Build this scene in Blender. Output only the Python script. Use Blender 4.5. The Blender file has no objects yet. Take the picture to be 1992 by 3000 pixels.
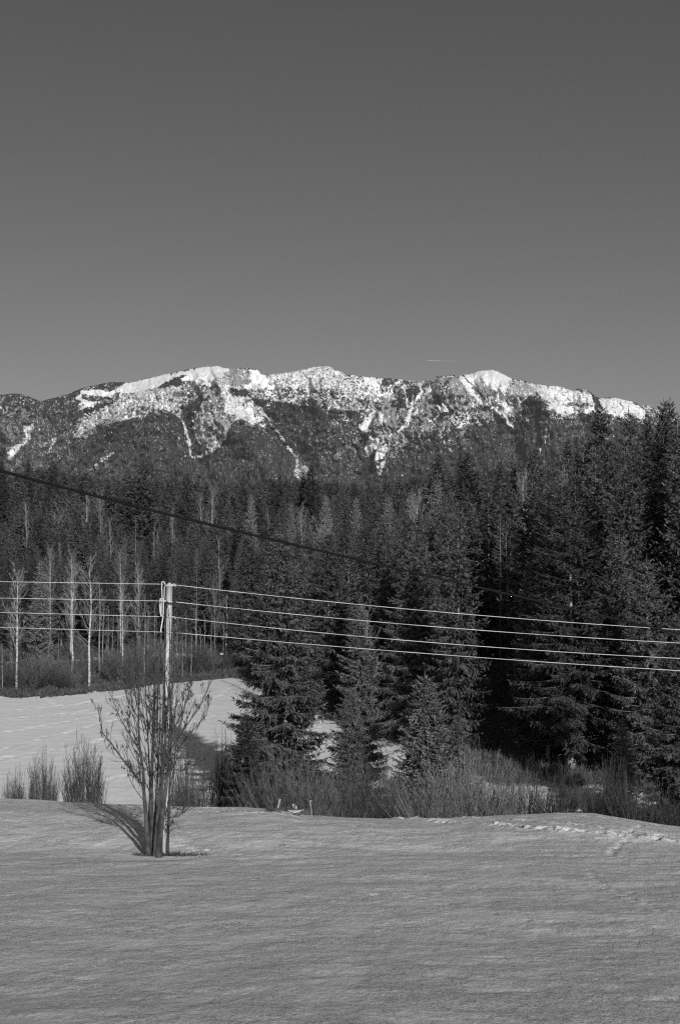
import bpy, math, random
import numpy as np
from mathutils import Vector

# ---------------------------------------------------------------- camera, sky, sun, exposure
scene = bpy.context.scene
COL = scene.collection
FPX, CX, HY = 4166.67, 996.0, 1620.0            # focal length in photo pixels, centre column, horizon row
cam_data = bpy.data.cameras.new('camera')
cam_data.lens = 50.0
cam_data.sensor_width = 36.0
cam_data.sensor_fit = 'AUTO'
cam_data.shift_y = (HY - 1500.0) / 3000.0
cam_data.clip_start = 0.2
cam_data.clip_end = 60000.0
camera = bpy.data.objects.new('camera', cam_data)
camera.location = (0, 0, 0)
camera.rotation_euler = (math.radians(90), 0, 0)
COL.objects.link(camera)
scene.camera = camera

SUN_EL, SUN_AZ = math.radians(22.8), math.radians(17.0)     # sun behind the camera, a little to its right
sun_vec = Vector((math.sin(SUN_AZ) * math.cos(SUN_EL), -math.cos(SUN_AZ) * math.cos(SUN_EL), math.sin(SUN_EL)))
world = bpy.data.worlds.new('World')
scene.world = world
world.use_nodes = True
wn, wl = world.node_tree.nodes, world.node_tree.links
wn.clear()
sky = wn.new('ShaderNodeTexSky')
sky.sky_type = 'NISHITA'
sky.sun_disc = False
sky.sun_elevation = SUN_EL
sky.sun_rotation = math.radians(180.0) - SUN_AZ
sky.altitude = 700.0
sky.air_density = 1.0
sky.dust_density = 1.7
sky.ozone_density = 1.0
sep = wn.new('ShaderNodeSeparateColor')          # black-and-white film behind an orange filter: the red light, with the blue held back
m1 = wn.new('ShaderNodeMath'); m1.operation = 'MULTIPLY'; m1.inputs[1].default_value = 1.38
m2 = wn.new('ShaderNodeMath'); m2.operation = 'MULTIPLY_ADD'; m2.inputs[1].default_value = -0.17
bg = wn.new('ShaderNodeBackground')
bg.inputs['Strength'].default_value = 0.05
wout = wn.new('ShaderNodeOutputWorld')
wl.new(sky.outputs['Color'], sep.inputs[0])
wl.new(sep.outputs[0], m1.inputs[0])
wl.new(sep.outputs[2], m2.inputs[0]); wl.new(m1.outputs[0], m2.inputs[2])
wl.new(m2.outputs[0], bg.inputs['Color'])
wl.new(bg.outputs[0], wout.inputs['Surface'])

sun_data = bpy.data.lights.new('sun', 'SUN')
sun_data.energy = 3.6
sun_data.angle = math.radians(0.53)
sun_data.color = (1.0, 1.0, 1.0)                 # the photograph is black and white
sun = bpy.data.objects.new('sun', sun_data)
sun.rotation_euler = sun_vec.to_track_quat('Z', 'Y').to_euler()
COL.objects.link(sun)

scene.view_settings.view_transform = 'Standard'
scene.view_settings.look = 'None'
scene.view_settings.exposure = 0.0
scene.view_settings.gamma = 1.0
scene.view_settings.use_curve_mapping = False
scene.render.engine = 'CYCLES'
scene.cycles.max_bounces = 4
scene.cycles.diffuse_bounces = 2
scene.cycles.glossy_bounces = 2
scene.cycles.volume_bounces = 0
scene.cycles.sample_clamp_indirect = 3.0
scene.cycles.use_denoising = False
scene.cycles.pixel_filter_type = 'BLACKMAN_HARRIS'
scene.cycles.filter_width = 1.25

# ---------------------------------------------------------------- helpers
rng = np.random.default_rng(7)
random.seed(7)

def ray(px, py, D):
    """world point seen at photo pixel (px, py) at forward distance D"""
    return np.array([(px - CX) / FPX * D, D, -(py - HY) / FPX * D])

_PERM = np.random.default_rng(99).permutation(256)
_PERM = np.concatenate([_PERM, _PERM])
_GA = np.random.default_rng(98).uniform(0, 2 * np.pi, 256)
_GX, _GY = np.cos(_GA), np.sin(_GA)

def perlin(x, y, seed=0):
    x = np.asarray(x, float) + seed * 17.31; y = np.asarray(y, float) + seed * 9.77
    xi, yi = np.floor(x).astype(int), np.floor(y).astype(int)
    xf, yf = x - xi, y - yi
    u, v = xf * xf * xf * (xf * (xf * 6 - 15) + 10), yf * yf * yf * (yf * (yf * 6 - 15) + 10)
    def g(ix, iy, dx, dy):
        h = _PERM[(_PERM[(xi + ix) & 255] + yi + iy) & 255]
        return _GX[h] * dx + _GY[h] * dy
    a = g(0, 0, xf, yf); b = g(1, 0, xf - 1, yf); c = g(0, 1, xf, yf - 1); d = g(1, 1, xf - 1, yf - 1)
    return (a + u * (b - a)) * (1 - v) + (c + u * (d - c)) * v

def fbm(x, y, octaves=4, seed=0, gain=0.5):
    s, amp, f = 0, 1.0, 1.0
    for k in range(octaves):
        s = s + amp * perlin(np.asarray(x) * f, np.asarray(y) * f, seed + k * 3)
        amp *= gain; f *= 2.03
    return s

def ss(a, b, x):
    t = np.clip((x - a) / (b - a), 0, 1)
    return t * t * (3 - 2 * t)

class MB:
    """collects triangles and quads of one mesh"""
    def __init__(self):
        self.v, self.q, self.t, self.qm, self.tm, self.n = [], [], [], [], [], 0
    def add(self, V, Q=None, T=None, mi=0):
        V = np.asarray(V, float).reshape(-1, 3)
        if Q is not None and len(Q):
            Q = np.asarray(Q, int).reshape(-1, 4) + self.n
            self.q.append(Q); self.qm.append(np.full(len(Q), mi))
        if T is not None and len(T):
            T = np.asarray(T, int).reshape(-1, 3) + self.n
            self.t.append(T); self.tm.append(np.full(len(T), mi))
        self.v.append(V); self.n += len(V)
    def tube(self, P, R, sides=3, mi=0, cap=False):
        P = np.asarray(P, float); n = len(P)
        R = np.broadcast_to(np.asarray(R, float), (n,))
        T = np.gradient(P, axis=0); T /= np.linalg.norm(T, axis=1)[:, None] + 1e-9
        ref = np.array([0.0, 0.0, 1.0]) if abs(T[0, 2]) < 0.8 else np.array([1.0, 0.0, 0.0])
        A = np.cross(T, ref); A /= np.linalg.norm(A, axis=1)[:, None] + 1e-9
        B = np.cross(T, A)
        a = np.arange(sides) * 2 * np.pi / sides
        V = P[:, None] + R[:, None, None] * (A[:, None] * np.cos(a)[None, :, None] + B[:, None] * np.sin(a)[None, :, None])
        i = np.arange(n - 1)[:, None] * sides; j = np.arange(sides)[None]; k = (j + 1) % sides
        Q = np.stack([i + j, i + k, i + sides + k, i + sides + j], -1).reshape(-1, 4)
        tris = None
        if cap:
            tris = [[0, s, s + 1] for s in range(1, sides - 1)] + [[(n - 1) * sides, (n - 1) * sides + s + 1, (n - 1) * sides + s] for s in range(1, sides - 1)]
        self.add(V, Q, tris, mi)
    def blades(self, P, D, L, W, r, mi=0, out=None):
        """thin kites (needle sprays, leaves)"""
        N = len(P)
        if N == 0: return
        D = D / (np.linalg.norm(D, axis=1)[:, None] + 1e-9)
        nrm = r.normal(size=(N, 3))
        if out is not None: nrm = nrm * 0.55 + out         # needle sprays lie with their upper side outward
        S = np.cross(D, nrm); S /= np.linalg.norm(S, axis=1)[:, None] + 1e-9
        L = np.broadcast_to(L, (N,))[:, None]; W = np.broadcast_to(W, (N,))[:, None] * 0.5
        V = np.stack([P, P + D * L * 0.45 + S * W, P + D * L, P + D * L * 0.45 - S * W], 1)
        self.add(V, np.arange(N * 4).reshape(N, 4), None, mi)
    def box(self, c, s, rot=0.0, mi=0, taper=1.0):
        x, y, z = np.array(s) / 2
        V = np.array([[-x, -y, -z], [x, -y, -z], [x, y, -z], [-x, y, -z], [-x * taper, -y * taper, z], [x * taper, -y * taper, z], [x * taper, y * taper, z], [-x * taper, y * taper, z]])
        cs, sn = math.cos(rot), math.sin(rot)
        V = np.stack([V[:, 0] * cs - V[:, 1] * sn, V[:, 0] * sn + V[:, 1] * cs, V[:, 2]], 1) + np.array(c)
        self.add(V, [[0, 3, 2, 1], [4, 5, 6, 7], [0, 1, 5, 4], [1, 2, 6, 5], [2, 3, 7, 6], [3, 0, 4, 7]], None, mi)
    def mesh(self, name, mats, smooth=False):
        V = np.concatenate(self.v) if self.v else np.zeros((0, 3))
        Q = np.concatenate(self.q) if self.q else np.zeros((0, 4), int)
        T = np.concatenate(self.t) if self.t else np.zeros((0, 3), int)
        qm = np.concatenate(self.qm) if self.qm else np.zeros(0, int)
        tm = np.concatenate(self.tm) if self.tm else np.zeros(0, int)
        me = bpy.data.meshes.new(name)
        me.vertices.add(len(V)); me.vertices.foreach_set('co', V.astype(np.float32).ravel())
        loops = np.concatenate([Q.ravel(), T.ravel()]).astype(np.int32)
        me.loops.add(len(loops)); me.loops.foreach_set('vertex_index', loops)
        me.polygons.add(len(Q) + len(T))
        st = np.concatenate([np.arange(len(Q)) * 4, len(Q) * 4 + np.arange(len(T)) * 3]).astype(np.int32)
        me.polygons.foreach_set('loop_start', st)
        me.polygons.foreach_set('material_index', np.concatenate([qm, tm]).astype(np.int32))
        me.polygons.foreach_set('use_smooth', np.full(len(st), smooth))
        for m in mats: me.materials.append(m)
        me.update(calc_edges=True); me.validate()
        return me

def tag(o, label=None, cat=None, group=None, kind=None):
    if label: o['label'] = label
    if cat: o['category'] = cat
    if group: o['group'] = group
    if kind: o['kind'] = kind
    return o

def obj(name, me, parent=None, loc=None):
    o = bpy.data.objects.new(name, me); COL.objects.link(o)
    if parent is not None: o.parent = parent
    if loc is not None: o.location = loc
    return o

def empty(name, loc, rz=0.0, scale=(1, 1, 1)):
    o = bpy.data.objects.new(name, None); COL.objects.link(o)
    o.location = loc; o.rotation_euler = (0, 0, rz); o.scale = scale
    o.empty_display_size = 0.2
    return o

# ---------------------------------------------------------------- materials (all neutral: the picture is black and white)
def material(name, lo, hi=None, scale=4.0, rough=0.85, detail=5.0, stretch=(1, 1, 1), bump=0.0, bump_d=0.02, per_object=0.0, spec=0.25, contrast=(0.35, 0.65)):
    m = bpy.data.materials.new(name); m.use_nodes = True
    n, l = m.node_tree.nodes, m.node_tree.links
    b = n['Principled BSDF']
    b.inputs['Roughness'].default_value = rough
    b.inputs['Specular IOR Level'].default_value = spec
    if hi is None:
        b.inputs['Base Color'].default_value = (lo, lo, lo, 1)
        return m
    tc = n.new('ShaderNodeTexCoord'); mp = n.new('ShaderNodeMapping'); mp.inputs['Scale'].default_value = stretch
    nz = n.new('ShaderNodeTexNoise'); nz.inputs['Scale'].default_value = scale; nz.inputs['Detail'].default_value = detail
    cr = n.new('ShaderNodeMapRange'); cr.inputs['From Min'].default_value = contrast[0]; cr.inputs['From Max'].default_value = contrast[1]
    cr.inputs['To Min'].default_value = lo; cr.inputs['To Max'].default_value = hi
    l.new(tc.outputs['Object'], mp.inputs['Vector']); l.new(mp.outputs[0], nz.inputs['Vector']); l.new(nz.outputs['Fac'], cr.inputs['Value'])
    out = cr.outputs[0]
    if per_object:
        oi = n.new('ShaderNodeObjectInfo')
        mr = n.new('ShaderNodeMapRange'); mr.inputs['To Min'].default_value = 1 - per_object; mr.inputs['To Max'].default_value = 1 + per_object
        mu = n.new('ShaderNodeMath'); mu.operation = 'MULTIPLY'
        l.new(oi.outputs['Random'], mr.inputs['Value']); l.new(mr.outputs[0], mu.inputs[0]); l.new(out, mu.inputs[1]); out = mu.outputs[0]
    l.new(out, b.inputs['Base Color'])
    if bump:
        bp = n.new('ShaderNodeBump'); bp.inputs['Strength'].default_value = bump; bp.inputs['Distance'].default_value = bump_d
        l.new(nz.outputs['Fac'], bp.inputs['Height']); l.new(bp.outputs[0], b.inputs['Normal'])
    return m

M = {}
M['needle_lit'] = material('sunlit_tone_needles', 0.05, 0.20, scale=1.6, rough=0.8, per_object=0.1)  # lighter copy of the spruce needles, sunlight put into their colour
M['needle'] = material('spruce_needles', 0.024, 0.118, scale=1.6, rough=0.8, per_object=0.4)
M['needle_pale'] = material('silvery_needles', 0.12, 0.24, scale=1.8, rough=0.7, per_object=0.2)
M['bark'] = material('spruce_bark', 0.09, 0.24, scale=3.0, stretch=(3, 3, 0.8), rough=0.9, per_object=0.3)
M['dead_twig'] = material('bare_twig_wood', 0.14, 0.3, scale=2.0, per_object=0.25)
M['larch'] = material('larch_twigs', 0.11, 0.22, scale=2.0, per_object=0.2)
M['birch'] = material('birch_bark', 0.05, 0.50, scale=2.2, stretch=(1, 1, 3.2), contrast=(0.36, 0.50), rough=0.7, per_object=0.1)
M['birch_twig'] = material('birch_twigs', 0.16, 0.30, scale=2.0, per_object=0.2)
M['beech'] = material('grey_bark', 0.13, 0.32, scale=2.5, per_object=0.15)
M['willow'] = material('willow_stems', 0.04, 0.17, scale=3.0, per_object=0.4)
M['willow_pale'] = material('pale_willow_stems', 0.08, 0.27, scale=3.0, per_object=0.2)
M['darkstem'] = material('dark_shrub_stems', 0.04, 0.10, scale=3.0, per_object=0.2)
M['treebark'] = material('smooth_tree_bark', 0.03, 0.095, scale=7.0, stretch=(1, 1, 0.6), bump=0.4, bump_d=0.01)
M['dryleaf'] = material('dry_hanging_leaves', 0.05, 0.12, scale=8.0)
M['polewood'] = material('weathered_pole_wood', 0.32, 0.68, scale=6.0, stretch=(7, 7, 0.35), bump=0.5, bump_d=0.01, rough=0.8)
M['paleold'] = material('pale_weathered_wood', 0.3, 0.5, scale=8.0, stretch=(4, 4, 0.6))
M['metal_cap'] = material('sheet_metal_cap', 0.55, 0.68, scale=5.0, rough=0.5)
M['blackmetal'] = material('black_iron', 0.02, 0.04, scale=8.0, rough=0.5)
M['wire'] = material('white_wire_sheath', 0.55, 0.85, scale=1.3, rough=0.45)
M['cable'] = material('black_cable_sheath', 0.009, 0.016, scale=20.0, rough=0.7, spec=0.12)
M['stone'] = material('pale_stone', 0.3, 0.5, scale=9.0)
M['debris'] = material('dead_wood', 0.03, 0.12, scale=6.0)
M['grass'] = material('dry_grass', 0.10, 0.24, scale=3.0)
M['brush'] = material('brush_litter', 0.05, 0.16, scale=3.0)

def snow_material(name, scale, bdist, strength, alb=(0.74, 0.84), stretch=(1.3, 0.75, 1.0)):
    m = bpy.data.materials.new(name); m.use_nodes = True
    n, l = m.node_tree.nodes, m.node_tree.links
    b = n['Principled BSDF']; b.inputs['Roughness'].default_value = 0.65; b.inputs['Specular IOR Level'].default_value = 0.2
    tc = n.new('ShaderNodeTexCoord'); mp = n.new('ShaderNodeMapping'); mp.inputs['Scale'].default_value = stretch
    mp.inputs['Rotation'].default_value = (0, 0, -0.25)
    a = n.new('ShaderNodeTexNoise'); a.inputs['Scale'].default_value = scale; a.inputs['Detail'].default_value = 7; a.inputs['Roughness'].default_value = 0.62
    a.inputs['Distortion'].default_value = 0.6
    c = n.new('ShaderNodeTexNoise'); c.inputs['Scale'].default_value = scale * 0.2; c.inputs['Detail'].default_value = 3
    gate = n.new('ShaderNodeMapRange'); gate.inputs['From Min'].default_value = 0.38; gate.inputs['From Max'].default_value = 0.62
    gate.inputs['To Min'].default_value = 0.5; gate.inputs['To Max'].default_value = 1.6
    mu = n.new('ShaderNodeMath'); mu.operation = 'MULTIPLY'
    bp = n.new('ShaderNodeBump'); bp.inputs['Strength'].default_value = strength; bp.inputs['Distance'].default_value = bdist
    cr = n.new('ShaderNodeMapRange'); cr.inputs['From Min'].default_value = 0.3; cr.inputs['From Max'].default_value = 0.7
    cr.inputs['To Min'].default_value = alb[0]; cr.inputs['To Max'].default_value = alb[1]
    l.new(tc.outputs['Object'], mp.inputs['Vector']); l.new(mp.outputs[0], a.inputs['Vector']); l.new(mp.outputs[0], c.inputs['Vector'])
    f = n.new('ShaderNodeTexNoise'); f.inputs['Scale'].default_value = scale * 3.7; f.inputs['Detail'].default_value = 5; f.inputs['Roughness'].default_value = 0.7
    f.inputs['Distortion'].default_value = 1.0
    l.new(mp.outputs[0], f.inputs['Vector'])
    ad = n.new('ShaderNodeMath'); ad.operation = 'MULTIPLY_ADD'; ad.inputs[1].default_value = 0.40
    l.new(f.outputs['Fac'], ad.inputs[0]); l.new(a.outputs['Fac'], ad.inputs[2])
    l.new(c.outputs['Fac'], gate.inputs['Value']); l.new(ad.outputs[0], mu.inputs[0]); l.new(gate.outputs[0], mu.inputs[1])
    l.new(mu.outputs[0], bp.inputs['Height']); l.new(bp.outputs[0], b.inputs['Normal'])
    l.new(a.outputs['Fac'], cr.inputs['Value']); l.new(cr.outputs[0], b.inputs['Base Color'])
    return m
M['snow_near'] = snow_material('crusted_snow', 4.2, 0.075, 1.0, (0.64, 0.78))
M['snow_far'] = snow_material('smooth_snow', 1.2, 0.04, 0.8, (0.8, 0.88))

def floor_material():
    m = bpy.data.materials.new('forest_floor_litter'); m.use_nodes = True
    n, l = m.node_tree.nodes, m.node_tree.links
    b = n['Principled BSDF']; b.inputs['Roughness'].default_value = 0.95; b.inputs['Specular IOR Level'].default_value = 0.1
    tc = n.new('ShaderNodeTexCoord')
    a = n.new('ShaderNodeTexNoise'); a.inputs['Scale'].default_value = 2.5; a.inputs['Detail'].default_value = 8; a.inputs['Roughness'].default_value = 0.7
    c = n.new('ShaderNodeTexNoise'); c.inputs['Scale'].default_value = 1.3; c.inputs['Detail'].default_value = 5
    cr = n.new('ShaderNodeMapRange'); cr.inputs['From Min'].default_value = 0.35; cr.inputs['From Max'].default_value = 0.68
    cr.inputs['To Min'].default_value = 0.03; cr.inputs['To Max'].default_value = 0.17
    at = n.new('ShaderNodeAttribute'); at.attribute_name = 'snow'
    sub = n.new('ShaderNodeMath'); sub.operation = 'SUBTRACT'
    st = n.new('ShaderNodeMapRange'); st.inputs['From Min'].default_value = 0.0; st.inputs['From Max'].default_value = 0.05
    mx = n.new('ShaderNodeMix'); mx.data_type = 'FLOAT'; mx.inputs[3].default_value = 0.8
    bp = n.new('ShaderNodeBump'); bp.inputs['Strength'].default_value = 0.8; bp.inputs['Distance'].default_value = 0.15
    l.new(tc.outputs['Object'], a.inputs['Vector']); l.new(tc.outputs['Object'], c.inputs['Vector'])
    l.new(a.outputs['Fac'], cr.inputs['Value']); l.new(at.outputs['Fac'], sub.inputs[0]); l.new(c.outputs['Fac'], sub.inputs[1])
    l.new(sub.outputs[0], st.inputs['Value']); l.new(st.outputs[0], mx.inputs[0]); l.new(cr.outputs[0], mx.inputs[2])
    l.new(mx.outputs[0], b.inputs['Base Color']); l.new(a.outputs['Fac'], bp.inputs['Height']); l.new(bp.outputs[0], b.inputs['Normal'])
    return m
M['floor'] = floor_material()

def mountain_material():
    m = bpy.data.materials.new('mountain_rock_and_snow'); m.use_nodes = True
    n, l = m.node_tree.nodes, m.node_tree.links
    b = n['Principled BSDF']; b.inputs['Roughness'].default_value = 0.9; b.inputs['Specular IOR Level'].default_value = 0.1
    tc = n.new('ShaderNodeTexCoord')
    mp = n.new('ShaderNodeMapping'); mp.inputs['Scale'].default_value = (1, 0.4, 0.8)
    l.new(tc.outputs['Object'], mp.inputs['Vector'])
    def noise(s, d, r=0.65, dist=0.0):
        a = n.new('ShaderNodeTexNoise'); a.inputs['Scale'].default_value = s; a.inputs['Detail'].default_value = d; a.inputs['Roughness'].default_value = r
        a.inputs['Distortion'].default_value = dist
        l.new(mp.outputs[0], a.inputs['Vector']); return a.outputs['Fac']
    def rng_(v, a0, a1, t0, t1):
        r = n.new('ShaderNodeMapRange'); r.inputs['From Min'].default_value = a0; r.inputs['From Max'].default_value = a1
        r.inputs['To Min'].default_value = t0; r.inputs['To Max'].default_value = t1; l.new(v, r.inputs['Value']); return r.outputs[0]
    def math_(op, a, b_):
        q = n.new('ShaderNodeMath'); q.operation = op
        for i, x in enumerate((a, b_)):
            if isinstance(x, float): q.inputs[i].default_value = x
            else: l.new(x, q.inputs[i])
        return q.outputs[0]
    def mix_(f, a, b_):
        q = n.new('ShaderNodeMix'); q.data_type = 'FLOAT'; l.new(f, q.inputs[0])
        for i, x in ((2, a), (3, b_)):
            if isinstance(x, float): q.inputs[i].default_value = x
            else: l.new(x, q.inputs[i])
        return q.outputs[0]
    n1, n2, n3 = noise(0.10, 8, 0.66, 0.6), noise(0.03, 8, 0.7, 0.4), noise(0.14, 5)
    s = n.new('ShaderNodeAttribute'); s.attribute_name = 'snow'
    r = n.new('ShaderNodeAttribute'); r.attribute_name = 'rock'
    # noise is roughly 0.3..0.7: spread it over 0..1 and compare with the cover fraction
    q1 = rng_(n1, 0.36, 0.64, 0.0, 1.0); q2 = rng_(n2, 0.36, 0.64, 0.0, 1.0)
    fs = rng_(math_('SUBTRACT', s.outputs['Fac'], q1), -0.10, 0.13, 0.0, 1.0)
    fr = rng_(math_('SUBTRACT', r.outputs['Fac'], q2), -0.04, 0.08, 0.0, 1.0)
    dark = rng_(n3, 0.35, 0.65, 0.025, 0.05)
    rock = rng_(n3, 0.35, 0.65, 0.22, 0.38)
    c = mix_(fr, dark, rock); c = mix_(fs, c, 0.86)
    l.new(c, b.inputs['Base Color'])
    bp = n.new('ShaderNodeBump'); bp.inputs['Strength'].default_value = 0.6; bp.inputs['Distance'].default_value = 8.0
    l.new(n2, bp.inputs['Height']); l.new(bp.outputs[0], b.inputs['Normal'])
    return m
M['mountain'] = mountain_material()

# ---------------------------------------------------------------- terrain
_prof = np.array([(-40, 2.5), (-20, 0.6), (0, -1.75), (12, -3.97), (22, -5.5), (32.5, -7.0), (35.2, -7.55), (36.5, -7.66), (39.7, -7.69), (42, -7.76), (45, -8.12), (48, -8.5),
                  (50, -8.8), (53, -9.5), (57, -10.9), (62, -12.5), (67, -13.4), (72, -13.75), (76, -13.75), (82, -13.55), (100, -13.05), (125, -12.45), (160, -12.2)], float)
_pd = np.arange(-40, 160.01, 0.1)
_pz = np.interp(_pd, _prof[:, 0], _prof[:, 1])
_k = np.exp(-0.5 * (np.arange(-30, 31) / 9.0) ** 2); _k /= _k.sum()
_pz = np.convolve(np.pad(_pz, 30, mode='edge'), _k, mode='valid')
_crest = np.array([(-2500, 2345), (0, 2340), (150, 2346), (300, 2354), (450, 2362), (600, 2366), (720, 2362), (800, 2368), (900, 2384), (1150, 2391), (1280, 2392), (1450, 2388), (1620, 2382), (1740, 2384),
                   (1830, 2396), (1920, 2410), (1992, 2418), (2400, 2440), (4500, 2440)], float)
_edge = np.array([(-3000, 122), (0, 123), (150, 123), (300, 127), (450, 133), (560, 137), (680, 140), (790, 132), (860, 119), (930, 112), (1060, 103), (1200, 93), (1350, 82), (1480, 78.6), (1760, 78.4), (1992, 75), (3000, 72)], float)

def col_px(X, Y):
    return CX + FPX * X / np.maximum(Y, 30.0)
def edge_d(px):
    return np.interp(px, _edge[:, 0], _edge[:, 1])

def ground(X, Y, detail=True):
    X = np.asarray(X, float); Y = np.asarray(Y, float)
    px = col_px(X, Y)
    z = np.interp(Y, _pd, _pz)
    cz = -(np.interp(px, _crest[:, 0], _crest[:, 1]) - HY) / FPX * 50.0 + 8.8
    z = z + cz * ss(33, 48, Y) * (1 - ss(56, 72, Y))
    e = edge_d(px)
    rise = 0.055 * np.maximum(Y - e, 0)
    kb = ss(e - 7, e + 1.5, Y)                           # the bank below the wood rises gently
    z = z * (1 - kb) + np.maximum(z, -12.75) * kb + rise
    rise_r = ss(1250, 2000, px) * 2.6 * ss(0, 30, Y - e)
    z = z + rise_r
    z = np.where(Y > 460, np.minimum(z, 6 + rise_r * 0 - 0.0 * Y) - ss(460, 1200, Y) * 120 * 1.0, z)
    z = z - ss(0, 700, -X - 40 * 0 - 0.8 * np.maximum(Y, 60)) * 0.0
    if detail:
        near = 1 - ss(120, 200, Y)
        z = z + near * ((0.05 + 0.11 * (1 - ss(50, 58, Y))) * fbm(X / 9, Y / 6, 2, 1) + 0.034 * fbm(X / 1.9, Y / 1.1, 3, 4))
        bank = -0.15 * np.exp(-((Y - (34.6 - 0.055 * (X + 2.0) + 0.35 * np.sin(X * 0.4))) / 0.55) ** 2)
        z = z + bank * ss(-6.5, -3.0, X)
        g = ss(e - 1, e + 3, Y)
        z = z + g * near * 0.35 * fbm(X / 2.6, Y / 2.6, 3, 9)
        gu = ss(56, 62, Y) * (1 - ss(74, 80, Y))
        z = z + gu * 0.25 * fbm(X / 2.2, Y / 2.2, 3, 12)
    return z

def gz(x, y):
    return float(ground(np.array([x]), np.array([y]))[0])

def hit(px, py, d0=9.0, d1=160.0):
    """ground point seen at a photo pixel"""
    D = np.arange(d0, d1, 0.05)
    X = (px - CX) / FPX * D
    g = ground(X, D, False); lz = -(py - HY) / FPX * D
    if not (lz <= g).any():                             # the sight line just clears the crest: take the nearest ground
        w = np.where((D > 44) & (D < 52), lz - g, 1e9); k = int(np.argmin(w))
    else: k = np.argmax(lz <= g)
    return X[k], D[k]

rows = np.concatenate([np.arange(-40, 8, 2.0), np.arange(8, 12, 0.3), np.arange(12, 36, 0.115), np.arange(36, 52, 0.095), np.arange(52, 75, 0.4), np.arange(75, 150, 0.33),
                       np.arange(150, 210, 1.5), np.arange(210, 480, 9), np.geomspace(480, 14000, 14)])
uin = np.arange(-0.252, 0.2521, 0.00125)
uout = np.concatenate([np.arange(0.26, 0.5, 0.012), np.geomspace(0.5, 2.2, 16)])
us = np.concatenate([-uout[::-1], uin, uout])
UU, YY = np.meshgrid(us, rows)
XX = UU * np.maximum(YY, 30.0)
ZZ = ground(XX, YY)

def pit(x, y, r, depth, elong=1.0):
    """a print in the crust: a hollow with a little thrown-up rim"""
    j0, j1 = np.searchsorted(rows, [y - 4 * r, y + 4 * r])
    s = max(y, 30.0)
    i0, i1 = np.searchsorted(us, [(x - 4 * r * elong) / s, (x + 4 * r * elong) / s])
    if j1 <= j0 or i1 <= i0: return
    X = XX[j0:j1, i0:i1]; Y = YY[j0:j1, i0:i1]
    d = ((X - x) / (r * elong)) ** 2 + ((Y - y) / r) ** 2
    ZZ[j0:j1, i0:i1] += depth * (-np.exp(-d) + 0.28 * np.exp(-(np.sqrt(d) - 1.5) ** 2 * 2.5))

def track(pts, step, r, depth, side=0.1, jit=0.08, elong=1.3, skip=0.0):
    W = np.array([hit(*p) for p in pts])
    seg = np.r_[0, np.cumsum(np.hypot(*np.diff(W, axis=0).T))]
    n = int(seg[-1] / step)
    for k in range(n):
        if random.random() < skip: continue
        s = k * step
        x = np.interp(s, seg, W[:, 0]) + random.uniform(-jit, jit); y = np.interp(s, seg, W[:, 1]) + (side if k % 2 else -side) + random.uniform(-jit, jit)
        pit(x, y, r * random.uniform(0.7, 1.35), depth * random.uniform(0.5, 1.4), elong)

track([(1150, 2394), (1270, 2400), (1400, 2412), (1540, 2424), (1680, 2433), (1800, 2444), (1992, 2463)], 0.075, 0.08, 0.125, 0.08, 0.14, 1.6)
track([(1340, 2394), (1500, 2400), (1640, 2412), (1760, 2428), (1900, 2448), (1992, 2452)], 0.11, 0.07, 0.10, 0.03, 0.07, 1.7, 0.15)
track([(1660, 2392), (1800, 2400), (1900, 2418), (1960, 2430)], 0.10, 0.065, 0.045, 0.35, 0.45, 1.8)
track([(1900, 2420), (1850, 2440), (1825, 2466), (1795, 2495), (1778, 2518)], 0.33, 0.07, 0.07, 0.04, 0.04, 1.5)
track([(440, 2374), (600, 2380), (740, 2384), (860, 2392)], 0.11, 0.07, 0.07, 0.06, 0.1, 1.8, 0.2)
track([(560, 2370), (660, 2374), (760, 2379)], 0.13, 0.065, 0.045, 0.1, 0.1, 1.8, 0.2)
track([(1050, 2622), (1120, 2630), (1180, 2636), (1300, 2640)], 0.17, 0.07, 0.045, 0.1, 0.1, 1.5, 0.2)
track([(1720, 2555), (1760, 2588), (1830, 2625), (1900, 2660), (1960, 2690)], 0.45, 0.07, 0.05, 0.05, 0.08, 1.4, 0.1)
track([(492, 2468), (560, 2488), (640, 2492)], 0.25, 0.09, 0.05, 0.1, 0.1, 1.5)
for pts in ([(0, 2150), (250, 2105), (480, 2065), (680, 2035)], [(0, 2200), (120, 2165), (340, 2110), (540, 2060), (690, 2012)], [(0, 2225), (200, 2195), (330, 2160), (560, 2120), (660, 2090)],
            [(60, 2080), (240, 2062), (420, 2030)], [(30, 2310), (200, 2300), (320, 2284), (420, 2262)], [(120, 2045), (190, 2075), (260, 2058), (350, 2040)],
            [(0, 2112), (140, 2096), (300, 2078), (520, 2052), (690, 2022)], [(560, 2050), (640, 2038), (700, 2030)], [(900, 2090), (960, 2180), (1000, 2230)]):
    track(pts, 0.62, 0.2, 0.12, 0.12, 0.2, 1.5, 0.12)
for k in range(420):                                   # scattered small wind pits and crumbs on the near field
    pit(random.uniform(-9, 12), random.uniform(12.5, 47), random.uniform(0.04, 0.1), random.uniform(0.01, 0.035), random.uniform(1.5, 3.5))

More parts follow.
